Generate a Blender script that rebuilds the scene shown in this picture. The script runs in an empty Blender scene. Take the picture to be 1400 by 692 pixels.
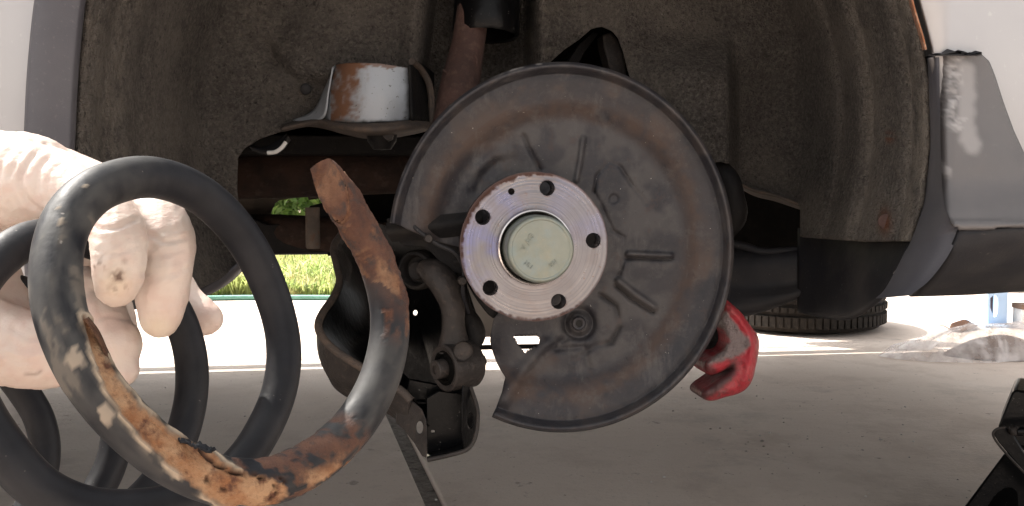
import bpy, bmesh, math, random
import numpy as np
from mathutils import Vector, Matrix
random.seed(7); rng = np.random.RandomState(7)
SC = bpy.context.scene
COL = SC.collection

# ------------------------------------------------------------------ camera
F_PX, CXP, CYP = 1212.0, 700.0, 346.0           # focal length and centre in photo pixels (1400 x 692)
CAM_H, PITCH = 0.48, math.radians(3.82)
cam = bpy.data.cameras.new('camera'); cam_o = bpy.data.objects.new('camera', cam); COL.objects.link(cam_o)
cam_o.location = (0, 0, CAM_H); cam_o.rotation_euler = (math.radians(90) - PITCH, 0, 0)
cam.sensor_width = 36; cam.lens = 36 * F_PX / 1400; cam.clip_start = 0.02; cam.clip_end = 500
SC.camera = cam_o

# ------------------------------------------------------------------ light
SUN_EL, SUN_AZ = math.radians(51), math.radians(58)   # azimuth: to the left of straight ahead
SUN_DIR = Vector((-math.sin(SUN_AZ) * math.cos(SUN_EL), math.cos(SUN_AZ) * math.cos(SUN_EL), math.sin(SUN_EL)))
w = bpy.data.worlds.new('World'); SC.world = w; w.use_nodes = True
nt = w.node_tree; nt.nodes.clear()
sky = nt.nodes.new('ShaderNodeTexSky'); sky.sky_type = 'NISHITA'; sky.sun_disc = False
sky.sun_elevation = SUN_EL; sky.sun_rotation = -SUN_AZ
sky.air_density = 0.9; sky.dust_density = 4.0; sky.ozone_density = 0.6
hs = nt.nodes.new('ShaderNodeHueSaturation'); hs.inputs['Saturation'].default_value = 0.03
bg = nt.nodes.new('ShaderNodeBackground'); bg.inputs[1].default_value = 0.15
wo = nt.nodes.new('ShaderNodeOutputWorld')
nt.links.new(sky.outputs[0], hs.inputs['Color']); nt.links.new(hs.outputs[0], bg.inputs[0]); nt.links.new(bg.outputs[0], wo.inputs[0])
sl = bpy.data.lights.new('sun', 'SUN'); sl.energy = 4.0; sl.angle = math.radians(0.5); sl.color = (1, 0.94, 0.86)
so = bpy.data.objects.new('sun', sl); COL.objects.link(so); so.location = (-3, 4, 6)
so.rotation_euler = SUN_DIR.to_track_quat('Z', 'Y').to_euler()
vs = SC.view_settings; vs.view_transform = 'Standard'; vs.look = 'None'; vs.gamma = 1; vs.exposure = 1.65
SC.cycles.max_bounces = 8; SC.cycles.use_denoising = True

# ------------------------------------------------------------------ mapping helpers (measuring aid: pixel + real depth -> point in the place)
CAM = np.array([0, 0, CAM_H]); XR = np.array([1., 0, 0])
FW = np.array([0, math.cos(PITCH), -math.sin(PITCH)]); UP = np.array([0, math.sin(PITCH), math.cos(PITCH)])
def ray(px, py):
    px = np.asarray(px, float); py = np.asarray(py, float)
    return ((px - CXP) / F_PX)[..., None] * XR + FW + ((CYP - py) / F_PX)[..., None] * UP
def K(px, py, z): return CAM + ray(px, py) * np.asarray(z, float)[..., None]
def P(px, py, Y):
    r = ray(px, py); return CAM + r * (np.asarray(Y, float) / r[..., 1])[..., None]
def G(px, py, z=0.0):
    r = ray(px, py); return CAM + r * ((z - CAM_H) / r[..., 2])[..., None]
def proj(p):
    q = np.asarray(p, float) - CAM; x = q @ XR; y = q @ UP; z = q @ FW
    return CXP + F_PX * x / z, CYP - F_PX * y / z, z
YAW = math.radians(8)
UD = np.array([math.cos(YAW), math.sin(YAW), 0]); NI = np.array([-math.sin(YAW), math.cos(YAW), 0]); ZU = np.array([0, 0, 1.])
HC = P(731, 338, 0.83)                              # centre of the hub face
def C(px, py, d):                                  # point d metres inboard of the hub face
    r = ray(px, py); return CAM + r * ((((HC - CAM) @ NI) + np.asarray(d, float)) / (r @ NI))[..., None]
def L(u, d, z): return np.array([HC[0], HC[1], 0]) + u * UD + d * NI + z * ZU   # car coordinates
def toL(p):
    q = np.asarray(p, float) - np.array([HC[0], HC[1], 0]); return q @ UD, q @ NI, q[..., 2]

# ------------------------------------------------------------------ noise
def _h(ix, iy, s):
    n = (ix * 374761393 + iy * 668265263 + s * 974634777) & 0x7fffffff
    n = ((n ^ (n >> 13)) * 1274126177) & 0x7fffffff
    return ((n ^ (n >> 16)) & 0xffff) / 65535.0
def vn(x, y, s=0):
    x = np.asarray(x, float); y = np.asarray(y, float)
    ix = np.floor(x).astype(np.int64); iy = np.floor(y).astype(np.int64); fx = x - ix; fy = y - iy
    fx = fx * fx * (3 - 2 * fx); fy = fy * fy * (3 - 2 * fy)
    a = _h(ix, iy, s) * (1 - fx) + _h(ix + 1, iy, s) * fx; b = _h(ix, iy + 1, s) * (1 - fx) + _h(ix + 1, iy + 1, s) * fx
    return a * (1 - fy) + b * fy
def fbm(x, y, s=0, o=4):
    v = 0; a = .5; t = 0
    for i in range(o): v = v + a * vn(np.asarray(x) * 2 ** i, np.asarray(y) * 2 ** i, s + i); t += a; a *= .5
    return v / t
def sst(a, b, x): t = np.clip((np.asarray(x, float) - a) / (b - a), 0, 1); return t * t * (3 - 2 * t)
def gau(x, c, s): return np.exp(-((np.asarray(x, float) - c) / s) ** 2)
def segdist(px, py, pts):
    best = np.full(np.shape(px), 1e9)
    for (x0, y0), (x1, y1) in zip(pts[:-1], pts[1:]):
        dx, dy = x1 - x0, y1 - y0; t = np.clip(((px - x0) * dx + (py - y0) * dy) / (dx * dx + dy * dy + 1e-12), 0, 1)
        best = np.minimum(best, np.hypot(px - x0 - t * dx, py - y0 - t * dy))
    return best
def inpoly(px, py, poly):
    px = np.asarray(px, float); r = np.zeros(px.shape, bool); n = len(poly)
    for i in range(n):
        x0, y0 = poly[i]; x1, y1 = poly[(i + 1) % n]
        if y0 == y1: continue
        c = ((y0 > py) != (y1 > py)) & (px < (x1 - x0) * (py - y0) / (y1 - y0) + x0); r ^= c
    return r
def spl(pts, n):                                    # Catmull-Rom through pts, n samples
    p = np.array(pts, float); m = len(p)
    if m == 2: return p[0] + (p[1] - p[0]) * np.linspace(0, 1, n)[:, None]
    s = np.concatenate([[0], np.cumsum(np.linalg.norm(np.diff(p, axis=0), axis=1) ** .5 + 1e-9)])
    t = np.linspace(0, s[-1], n); k = np.clip(np.searchsorted(s, t, 'right') - 1, 0, m - 2)
    q = np.vstack([2 * p[0] - p[1], p, 2 * p[-1] - p[-2]]); u = ((t - s[k]) / (s[k + 1] - s[k]))[:, None]
    a, b, c, d = q[k], q[k + 1], q[k + 2], q[k + 3]
    return .5 * (2 * b + (c - a) * u + (2 * a - 5 * b + 4 * c - d) * u * u + (3 * b - a - 3 * c + d) * u ** 3)
def smooth_closed(pts, n):
    p = list(pts); q = spl(p[-2:] + p + p[:3], n * 2); k = len(q)
    return [tuple(v) for v in spl(p + [p[0]], n)[:-1]]

# ------------------------------------------------------------------ scene helpers
ORG = {}
def thing(name, label, cat, loc, group=None):
    o = bpy.data.objects.new(name, None); COL.objects.link(o); o.location = loc; o.empty_display_size = .1
    ORG[o] = np.array(loc, float); tag(o, label, cat, group); return o
def tag(o, label=None, cat=None, group=None, kind=None):
    if label: o['label'] = label
    if cat: o['category'] = cat
    if group: o['group'] = group
    if kind: o['kind'] = kind
    return o
def obj(name, verts, faces, mat, parent=None, smooth=True, loc=None, attrs=None):
    v = np.array(verts, float)
    org = ORG[parent] if parent is not None else (np.array(loc, float) if loc is not None else np.zeros(3))
    me = bpy.data.meshes.new(name); me.from_pydata((v - org).tolist(), [], [list(map(int, f)) for f in faces])
    me.update()
    if smooth: me.polygons.foreach_set('use_smooth', [True] * len(me.polygons))
    for k, a in (attrs or {}).items():
        at = me.attributes.new(k, 'FLOAT', 'POINT'); at.data.foreach_set('value', np.asarray(a, np.float32))
    o = bpy.data.objects.new(name, me); COL.objects.link(o)
    if mat: me.materials.append(mat)
    if parent is not None: o.parent = parent
    else: o.location = org
    ORG[o] = org
    return o
def solid(o, t, off=-1):
    m = o.modifiers.new('thickness', 'SOLIDIFY'); m.thickness = t; m.offset = off; m.use_even_offset = False; return o
def bevel(o, wd, seg=2, ang=35):
    m = o.modifiers.new('bevel', 'BEVEL'); m.width = wd; m.segments = seg; m.limit_method = 'ANGLE'; m.angle_limit = math.radians(ang)
    m.harden_normals = False; return o
def split(o, ang=40):
    m = o.data
    try: m.set_sharp_from_angle(angle=math.radians(ang))
    except Exception: pass
    return o
def grid_faces(n, m, closed_m=False, off=0):
    f = []
    for i in range(n - 1):
        for j in range(m if closed_m else m - 1):
            k = (j + 1) % m; f.append((off + i * m + j, off + i * m + k, off + (i + 1) * m + k, off + (i + 1) * m + j))
    return f
def loft(rows, n, m):                               # rows: list of point lists -> n x m spline grid
    R = np.array([spl(r, m) for r in rows]); out = np.array([spl(R[:, j], n) for j in range(m)]).transpose(1, 0, 2)
    return out.reshape(-1, 3), grid_faces(n, m)
def cmap(pts): return [C(*p) for p in pts]
def tube_vf(pts, rad, seg=16, caps=True, sq=None, nsamp=None):
    pts = np.array(pts, float); rad = np.array(rad, float) if np.ndim(rad) else np.full(len(pts), rad)
    if nsamp: q = spl(np.hstack([pts, rad[:, None]]), nsamp); pts, rad = q[:, :3], q[:, 3]
    n = len(pts); T = np.gradient(pts, axis=0); T /= np.linalg.norm(T, axis=1)[:, None] + 1e-12
    a = np.array([0, 0, 1.]) if abs(T[0][2]) < .9 else np.array([1., 0, 0])
    N = np.cross(T[0], a); N /= np.linalg.norm(N); V = []; FR = []
    for i in range(n):
        N = N - T[i] * (N @ T[i]); N /= np.linalg.norm(N); B = np.cross(T[i], N); FR.append((N.copy(), B))
        t = np.arange(seg) * 2 * math.pi / seg
        s = sq if sq is not None else (1, 1)
        V.append(pts[i] + rad[i] * (s[0] * np.cos(t)[:, None] * N + s[1] * np.sin(t)[:, None] * B))
    V = np.vstack(V); Fc = grid_faces(n, seg, True)
    if caps: Fc = Fc + [tuple(range(seg))[::-1], tuple(range((n - 1) * seg, n * seg))]
    return V, Fc, FR
def tube(name, pts, rad, mat, parent, seg=16, nsamp=None, caps=True, sq=None):
    v, f, _ = tube_vf(pts, rad, seg, caps, sq, nsamp); return split(obj(name, v, f, mat, parent))
def lathe_vf(prof, c, ax, seg=48, closed=False):   # prof: (r, h along ax)
    ax = np.array(ax, float); ax /= np.linalg.norm(ax); a = np.array([0, 0, 1.]) if abs(ax[2]) < .9 else np.array([1., 0, 0])
    e = np.cross(a, ax); e /= np.linalg.norm(e); g = np.cross(ax, e); t = np.arange(seg) * 2 * math.pi / seg
    V = np.vstack([np.array(c) + h * ax + r * (np.cos(t)[:, None] * e + np.sin(t)[:, None] * g) for r, h in prof])
    Fc = grid_faces(len(prof), seg, True)
    if closed: Fc += [((len(prof) - 1) * seg + j, (len(prof) - 1) * seg + (j + 1) % seg, (j + 1) % seg, j) for j in range(seg)]
    return V, Fc
def lathe(name, prof, c, ax, mat, parent, seg=48, closed=False):
    v, f = lathe_vf(prof, c, ax, seg, closed); return split(obj(name, v, f, mat, parent), 35)
def plate_vf(outer, holes, ex):                     # outline points (3D, coplanar), holes, extrusion vector
    bm = bmesh.new(); edges = []
    for loop in [outer] + list(holes):
        vs_ = [bm.verts.new(tuple(p)) for p in loop]
        edges += [bm.edges.new((vs_[i], vs_[(i + 1) % len(vs_)])) for i in range(len(vs_))]
    bmesh.ops.triangle_fill(bm, use_beauty=True, use_dissolve=False, edges=edges)
    r = bmesh.ops.extrude_face_region(bm, geom=bm.faces[:])
    for g in r['geom']:
        if isinstance(g, bmesh.types.BMVert): g.co += Vector(ex)
    bmesh.ops.recalc_face_normals(bm, faces=bm.faces[:])
    bm.verts.index_update(); v = [tuple(x.co) for x in bm.verts]; f = [[x.index for x in q.verts] for q in bm.faces]; bm.free()
    return v, f
def plate(name, outer, holes, ex, mat, parent, bev=0.0, **k):
    v, f = plate_vf(outer, holes, ex); o = split(obj(name, v, f, mat, parent, **k), 35)
    if bev: bevel(o, bev)
    return o
def cplate(name, pts, d, th, mat, parent, holes=(), bev=0.001, n=None, tilt=(0, 0)):
    if n: pts = [tuple(q) for q in spl(list(pts) + [pts[0]], n)[:-1]]
    cx = np.mean([p[0] for p in pts]); cy = np.mean([p[1] for p in pts])
    dd = lambda p: d + tilt[0] * (p[0] - cx) + tilt[1] * (p[1] - cy)
    return plate(name, [C(p[0], p[1], dd(p)) for p in pts], [[C(p[0], p[1], dd(p)) for p in h] for h in holes], NI * th, mat, parent, bev)
def ell(cx, cy, rx, ry, n=20, a0=0): return [(cx + rx * math.cos(a0 + 2 * math.pi * i / n), cy + ry * math.sin(a0 + 2 * math.pi * i / n)) for i in range(n)]
def box_vf(c, ax, hs_):                             # centre, 3 axes, half sizes
    c = np.array(c); v = [c + sx * hs_[0] * ax[0] + sy * hs_[1] * ax[1] + sz * hs_[2] * ax[2] for sx in (-1, 1) for sy in (-1, 1) for sz in (-1, 1)]
    return v, [(0, 1, 3, 2), (4, 6, 7, 5), (0, 4, 5, 1), (2, 3, 7, 6), (0, 2, 6, 4), (1, 5, 7, 3)]
WAX = (np.array([1., 0, 0]), np.array([0, 1., 0]), np.array([0, 0, 1.])); CAX = (UD, NI, ZU)
def box(name, c, hs_, mat, parent, ax=WAX, bev=0.002, **k):
    v, f = box_vf(c, ax, hs_); o = obj(name, v, f, mat, parent, smooth=False, **k)
    if bev: bevel(o, bev)
    return o
def field(poly, holes, step, dfun, mapf):           # sheet over a traced outline with snapped edges
    P0 = np.array(poly, float); x = np.arange(P0[:, 0].min() - step, P0[:, 0].max() + 2 * step, step); y = np.arange(P0[:, 1].min() - step, P0[:, 1].max() + 2 * step, step)
    X, Y = np.meshgrid(x, y); ok = lambda a, b: inpoly(a, b, poly) & ~np.any([inpoly(a, b, h) for h in holes] or [np.zeros(np.shape(a), bool)], axis=0)
    keep = ok(X[:-1, :-1] + step / 2, Y[:-1, :-1] + step / 2)
    n, m = X.shape; idx = np.arange(n * m).reshape(n, m); q = np.stack([idx[:-1, :-1], idx[:-1, 1:], idx[1:, 1:], idx[1:, :-1]], -1)[keep]
    used = np.unique(q); cnt = np.bincount(q.ravel(), minlength=n * m); X = X.ravel().copy(); Y = Y.ravel().copy()
    bnd = used[cnt[used] < 4]
    allp = [list(poly)] + [list(h) for h in holes]
    bx, by = X[bnd], Y[bnd]; best = np.full(len(bnd), 1e9); nx, ny = bx.copy(), by.copy()
    for lp in allp:
        for i in range(len(lp)):
            x0, y0 = lp[i]; x1, y1 = lp[(i + 1) % len(lp)]; dx, dy = x1 - x0, y1 - y0
            t = np.clip(((bx - x0) * dx + (by - y0) * dy) / (dx * dx + dy * dy + 1e-12), 0, 1); qx, qy = x0 + t * dx, y0 + t * dy
            d = np.hypot(bx - qx, by - qy); s = d < best; best[s] = d[s]; nx[s] = qx[s]; ny[s] = qy[s]
    X[bnd], Y[bnd] = nx, ny
    re = np.full(n * m, -1); re[used] = np.arange(len(used)); X, Y = X[used], Y[used]
    return mapf(X, Y, dfun(X, Y)), re[q], X, Y

# ------------------------------------------------------------------ materials
def rgb(c): return (c[0], c[1], c[2], 1)
def srgb(r, g, b): return tuple(((x / 255) / 12.92 if x / 255 < .04045 else ((x / 255 + .055) / 1.055) ** 2.4) for x in (r, g, b))
class M:
    def __init__(s, name, col, rough=.6, metal=0, spec=None):
        s.m = bpy.data.materials.new(name); s.m.use_nodes = True; s.nt = s.m.node_tree; s.N = s.nt.nodes; s.b = s.N['Principled BSDF']
        s.tc = s.N.new('ShaderNodeTexCoord').outputs['Object']; s.bm = None
        s.c = s.N.new('ShaderNodeRGB').outputs[0]; s.c.default_value = rgb(col); s.r = None; s.rough = rough
        s.b.inputs['Roughness'].default_value = rough; s.b.inputs['Metallic'].default_value = metal
        if spec is not None: s.b.inputs['Specular IOR Level'].default_value = spec
    def noise(s, scale, lo=.4, hi=.6, detail=5, rough=.6, stretch=None, seed=0, kind='n'):
        v = s.tc
        mp = s.N.new('ShaderNodeMapping'); s.nt.links.new(v, mp.inputs[0]); mp.inputs['Location'].default_value = (seed * 1.7, seed * .9, seed * 2.3)
        if stretch: mp.inputs['Scale'].default_value = stretch
        if kind == 'v':
            n = s.N.new('ShaderNodeTexVoronoi'); n.inputs['Scale'].default_value = scale; out = n.outputs['Distance']
        else:
            n = s.N.new('ShaderNodeTexNoise'); n.inputs['Scale'].default_value = scale; n.inputs['Detail'].default_value = detail; n.inputs['Roughness'].default_value = rough; out = n.outputs[0]
        s.nt.links.new(mp.outputs[0], n.inputs['Vector'])
        r = s.N.new('ShaderNodeMapRange'); r.inputs['From Min'].default_value = lo; r.inputs['From Max'].default_value = hi; s.nt.links.new(out, r.inputs[0])
        return r.outputs[0]
    def attr(s, name, lo=0, hi=1):
        a = s.N.new('ShaderNodeAttribute'); a.attribute_name = name
        r = s.N.new('ShaderNodeMapRange'); r.inputs['From Min'].default_value = lo; r.inputs['From Max'].default_value = hi; s.nt.links.new(a.outputs['Fac'], r.inputs[0]); return r.outputs[0]
    def math(s, op, a, b):
        n = s.N.new('ShaderNodeMath'); n.operation = op
        for i, x in enumerate((a, b)):
            if isinstance(x, (int, float)): n.inputs[i].default_value = x
            else: s.nt.links.new(x, n.inputs[i])
        return n.outputs[0]
    def mix(s, fac, col, amt=1.0, r=None):
        if amt != 1: fac = s.math('MULTIPLY', fac, amt)
        n = s.N.new('ShaderNodeMix'); n.data_type = 'RGBA'; s.nt.links.new(fac, n.inputs[0]); s.nt.links.new(s.c, n.inputs[6])
        if isinstance(col, tuple): n.inputs[7].default_value = rgb(col)
        else: s.nt.links.new(col, n.inputs[7])
        s.c = n.outputs[2]
        if r is not None:
            q = s.N.new('ShaderNodeMix'); s.nt.links.new(fac, q.inputs[0])
            if s.r is None: q.inputs[2].default_value = s.rough
            else: s.nt.links.new(s.r, q.inputs[2])
            q.inputs[3].default_value = r; s.r = q.outputs[0]
        return s
    def bump(s, h, strength=.3, dist=.001):
        b = s.N.new('ShaderNodeBump'); b.inputs['Strength'].default_value = strength; b.inputs['Distance'].default_value = dist
        s.nt.links.new(h, b.inputs['Height'])
        if s.bm is not None: s.nt.links.new(s.bm, b.inputs['Normal'])
        s.bm = b.outputs[0]; return s
    def done(s, **k):
        s.nt.links.new(s.c, s.b.inputs['Base Color'])
        if s.r is not None: s.nt.links.new(s.r, s.b.inputs['Roughness'])
        if s.bm is not None: s.nt.links.new(s.bm, s.b.inputs['Normal'])
        for a, v in k.items(): s.b.inputs[a.replace('_', ' ')].default_value = v
        return s.m

m = M('liner_felt', (.105, .092, .083), .95, spec=.15)
m.mix(m.noise(11, .3, .7), (.185, .162, .142)); m.mix(m.noise(6, .45, .68, 6, .65, seed=9), (.065, .057, .052), .75); m.mix(m.noise(24, .45, .75, 6, seed=4), (.070, .061, .056), .75); m.mix(m.noise(18, .60, .72, 7, .75, seed=19), (.30, .265, .225), .5); m.mix(m.noise(210, .46, .62, 4, .75), (.24, .215, .19), .55); m.mix(m.noise(170, .30, .46, 4, .75, seed=11), (.26, .23, .2), 0.0); m.mix(m.noise(190, .55, .68, 4, .75, seed=13), (.028, .024, .022), .75)
m.mix(m.noise(150, .69, .77, seed=3), (.50, .46, .40), .6)
m.mix(m.attr('dust'), (.30, .26, .215), .6); m.mix(m.attr('rust'), (.20, .07, .03), .9)
m.bump(m.noise(240, .3, .7, 4, .7), 1.0, .006); m.bump(m.noise(60, .3, .7, 4), .35, .003); FELT = m.done()
m = M('trim_plastic', (.050, .048, .056), .55, spec=.4); m.mix(m.noise(14, .3, .7), (.066, .063, .07)); m.mix(m.noise(300, .62, .75, 2), (.13, .12, .12), .35)
m.bump(m.noise(900, .3, .7, 2), .12, .0004); TRIM = m.done()
m = M('bumper_plastic', (.078, .073, .075), .46, spec=.5); m.mix(m.noise(10, .3, .7), (.098, .09, .09)); m.mix(m.attr('scuff'), (.34, .33, .33), .9, r=.6)
m.mix(m.noise(80, .62, .75, 6, .7), (.2, .19, .18), .25); m.bump(m.noise(1100, .3, .7, 2), .15, .0004); m.bump(m.attr('scuff'), .4, .0008); BUMPER = m.done()
m = M('black_plastic', (.012, .0118, .0145), .58, spec=.2); m.mix(m.noise(22, .4, .75), (.022, .0205, .021)); m.mix(m.noise(9, .52, .72, 6, .65, seed=5), (.045, .040, .037), .6); m.mix(m.noise(240, .66, .78, 3), (.16, .14, .12), .5)
m.bump(m.noise(500, .3, .7, 2), .15, .0005); BLACKP = m.done()
m = M('silver_paint', (.32, .315, .325), .36, .2); m.mix(m.noise(5, .35, .7), (.355, .35, .355)); m.mix(m.noise(120, .66, .74, 3), (.45, .44, .43), .4); PAINT = m.done(Coat_Weight=.5, Coat_Roughness=.1)
m = M('edge_rust', (.24, .095, .045), .9); m.mix(m.noise(160, .4, .65), (.40, .24, .16)); m.mix(m.noise(90, .55, .65), (.10, .05, .035)); m.bump(m.noise(400), .6, .001); EDGER = m.done()
m = M('shield_steel', (.021, .0205, .0245), .38, .04, spec=.22)
m.mix(m.noise(11, .35, .65, 6, .7), (.033, .031, .034), 1, r=.48); m.mix(m.noise(26, .46, .72, 7, .75, seed=2), (.011, .011, .014), .65, r=.28)
m.mix(m.attr('rust'), (.062, .041, .032), .8, r=.7); m.mix(m.attr('grey'), (.066, .061, .060), .75, r=.68); m.mix(m.noise(60, .52, .70, 7, .8, seed=8), (.085, .079, .076), .45, r=.7); m.mix(m.noise(34, .56, .66, 6, .7, seed=15, stretch=(1, 1, .25)), (.095, .088, .085), .35)
m.mix(m.noise(90, .58, .67, 5, .7, seed=18), (.070, .042, .032), .25, r=.8); m.mix(m.noise(70, .60, .68, 6, .8, seed=28), (.010, .010, .010), .5); m.mix(m.noise(300, .745, .78, 2, seed=5), (.40, .37, .34), .6)
m.mix(m.attr('edge'), (.38, .35, .33), .9)
m.bump(m.noise(45, .3, .7, 6), .25, .0014); m.bump(m.noise(260, .3, .7, 4), .25, .0006); SHIELD = m.done()
m = M('hub_steel', (.165, .160, .166), .30, .95)
m.mix(m.noise(16, .35, .65, 5), (.225, .216, .222), 1, r=.24); m.mix(m.attr('blue'), (.15, .16, .29), .85); m.mix(m.attr('stain_sheen'), (.19, .165, .158), .6, r=.42)
m.mix(m.noise(330, .63, .70, 4, seed=4), (.20, .12, .08), .55, r=.7); m.mix(m.attr('rust'), (.095, .047, .034), 1, r=.85)
m.bump(m.noise(280, .3, .7, 4), .10, .0004); m.bump(m.attr('rust'), .5, .0007); 
vm = m.N.new('ShaderNodeVectorMath'); vm.operation = 'DISTANCE'; m.nt.links.new(m.tc, vm.inputs[0]); vm.inputs[1].default_value = (0, 0, float(HC[2])); n1d = m.N.new('ShaderNodeTexNoise'); n1d.noise_dimensions = '1D'; n1d.inputs['Scale'].default_value = 420; n1d.inputs['Detail'].default_value = 4; m.nt.links.new(vm.outputs['Value'], n1d.inputs['W']); q1 = m.N.new('ShaderNodeMapRange'); q1.inputs['From Min'].default_value = .35; q1.inputs['From Max'].default_value = .65; m.nt.links.new(n1d.outputs[0], q1.inputs[0])
m.mix(q1.outputs[0], (.12, .115, .125), .45, r=.36); m.bump(q1.outputs[0], .25, .0004)
tg = m.N.new('ShaderNodeTangent'); tg.direction_type = 'RADIAL'; tg.axis = 'Y'; m.nt.links.new(tg.outputs[0], m.b.inputs['Tangent']); m.b.inputs['Anisotropic'].default_value = .75; HUBM = m.done()
m = M('zinc_cap', (.165, .180, .150), .45, .5); m.mix(m.noise(55, .3, .7, 4), (.205, .215, .185)); m.mix(m.noise(70, .5, .75, 4, seed=2), (.165, .215, .225), .7); m.mix(m.noise(50, .55, .75, 4, seed=6), (.25, .225, .155), .5)
m.mix(m.noise(300, .66, .72, 3, seed=8), (.25, .22, .17), .7); m.bump(m.noise(200, .3, .7, 4), .15, .0005); ZINC = m.done()
m = M('dark_steel', (.009, .0085, .009), .6, .0, spec=.1); m.mix(m.noise(30, .4, .7), (.016, .014, .0125)); m.mix(m.noise(260, .66, .75, 3), (.07, .055, .045), .4); m.bump(m.noise(150), .35, .001); DARK = m.done()
m = M('forged_iron', (.018, .0150, .014), .5, .05, spec=.22); m.mix(m.noise(40, .35, .7), (.036, .030, .027)); m.mix(m.noise(140, .55, .72, 6, .7), (.075, .055, .045), .6, r=.75); m.bump(m.noise(140, .3, .7, 5), .5, .0012); FORGED = m.done()
m = M('black_enamel', (.003, .003, .0035), .30, .0, spec=.14); m.mix(m.noise(40, .5, .8), (.006, .0055, .005)); m.mix(m.noise(300, .7, .8, 2), (.3, .28, .25), .5); m.bump(m.noise(90), .15, .001); ENAMEL = m.done()
m = M('brown_metal', (.05, .038, .031), .8, .1); m.mix(m.noise(60, .4, .65), (.085, .058, .042)); m.mix(m.noise(200, .55, .7), (.04, .03, .027)); m.bump(m.noise(180), .5, .001); BROWN = m.done()
m = M('rust_tube', (.040, .020, .016), .85); m.mix(m.noise(45, .35, .65, 6), (.070, .034, .026)); m.mix(m.noise(150, .5, .68, 4), (.13, .085, .065), .3); m.bump(m.noise(160, .3, .7, 5), .5, .0015); RUSTT = m.done()
m = M('shaded_exhaust_rust', (.020, .013, .0105), .9, spec=.2); m.mix(m.noise(25, .4, .65), (.038, .021, .015)); m.mix(m.noise(60, .56, .70, 6), (.065, .045, .035), .6); m.bump(m.noise(90), .4, .002); EXH = m.done()  # darker copy of the tube rust, shade of the opening mixed in
m = M('bare_zinc', (.27, .285, .305), .48, .35); m.mix(m.noise(25, .4, .65, stretch=(1, 1, .3)), (.27, .29, .32)); m.mix(m.attr('rust'), (.14, .058, .024), .95, r=.9)
m.mix(m.attr('dark_margin'), (.03, .026, .022), 1, r=.8); m.mix(m.noise(260, .66, .72, 2, seed=3), (.06, .055, .05), .8); m.bump(m.noise(100), .2, .001); SEATM = m.done()
m = M('spring_coating', (.0068, .0072, .0094), .46, spec=.16)
m.mix(m.noise(60, .4, .75, 6), (.0125, .013, .0165)); m.mix(m.attr('dust_sheen'), (.062, .060, .057), .8, r=.8); m.mix(m.attr('chalk'), (.25, .205, .16), .85, r=.85)
m.mix(m.noise(300, .73, .78, 2, seed=3), (.30, .27, .25), .55, r=.8)
rc = M  # rust colour built from two noises
def rustcol(mm, a, b, c):
    n1 = mm.noise(110, .38, .62, 6, .65, seed=5); n2 = mm.noise(260, .52, .68, 4, seed=9)
    q = mm.N.new('ShaderNodeMix'); q.data_type = 'RGBA'; mm.nt.links.new(n1, q.inputs[0]); q.inputs[6].default_value = rgb(a); q.inputs[7].default_value = rgb(b)
    p = mm.N.new('ShaderNodeMix'); p.data_type = 'RGBA'; mm.nt.links.new(n2, p.inputs[0]); mm.nt.links.new(q.outputs[2], p.inputs[6]); p.inputs[7].default_value = rgb(c)
    return p.outputs[2]
m.mix(m.attr('rustdark'), rustcol(m, (.070, .034, .025), (.125, .060, .038), (.048, .037, .034)), 1, r=.8)
m.mix(m.attr('rust'), rustcol(m, (.215, .095, .044), (.33, .205, .12), (.10, .046, .029)), 1, r=.9)
m.mix(m.attr('lip'), (.33, .26, .19), .85, r=.8); m.mix(m.attr('crack'), (.03, .015, .01), 1, r=.9)
m.bump(m.noise(240, .3, .7, 4), .12, .0005); bb = m.math('MULTIPLY', m.noise(420, .25, .75, 6, .7), m.math('MAXIMUM', m.attr('rust'), m.attr('rustdark'))); m.bump(bb, .8, .0014); SPRING = m.done()
m = M('latex_glove', (.50, .43, .375), .42, spec=.4); m.mix(m.noise(28, .35, .7, 4), (.515, .415, .36)); m.mix(m.attr('pink'), (.45, .31, .265), .6); m.mix(m.attr('yellowish'), (.52, .43, .31), .6)
m.mix(m.attr('redsmear'), (.42, .15, .09), .7); m.mix(m.noise(75, .6, .74, 6, .7, seed=4), (.36, .27, .21), .35); m.mix(m.attr('dirt'), (.085, .042, .028), .95)
m.bump(m.noise(620, .3, .7, 3), .12, .0005); m.bump(m.noise(210, .3, .7, 3, stretch=(.8, 1, 3)), .10, .0009); GLOVE = m.done(Subsurface_Weight=.10, Subsurface_Scale=.006)
GLOVE.node_tree.nodes['Principled BSDF'].inputs['Subsurface Radius'].default_value = (1, .45, .3)
m = M('red_paint', (.29, .016, .025), .5, spec=.35); m.mix(m.noise(40, .4, .7), (.21, .012, .020)); m.mix(m.noise(70, .52, .72, 6, .7, seed=12), (.06, .012, .014), .8); m.mix(m.noise(25, .50, .70, 6, .7, seed=16), (.26, .12, .105), .5); m.mix(m.noise(120, .60, .68, 4, seed=18), (.05, .035, .03), .8); m.mix(m.attr('grease'), (.20, .17, .165), .95, r=.3); m.mix(m.attr('dark_claw'), (.03, .018, .018), .9)
m.mix(m.noise(150, .62, .74, 4, seed=4), (.07, .02, .02), .6); gb = m.math('MULTIPLY', m.noise(260, .3, .7, 5), m.attr('grease')); m.bump(gb, 1, .003); m.bump(m.noise(150, .3, .7, 5), .6, .0014); REDP = m.done()
m = M('tyre_rubber', (.016, .014, .0125), .8, spec=.12); m.mix(m.noise(30, .4, .7), (.030, .025, .021)); m.mix(m.noise(300, .65, .76, 2), (.2, .17, .14), .5); m.bump(m.noise(220), .3, .001); RUBBER = m.done()
m = M('alloy', (.35, .35, .36), .35, .8); m.mix(m.noise(20), (.45, .45, .46)); ALLOY = m.done()
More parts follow.
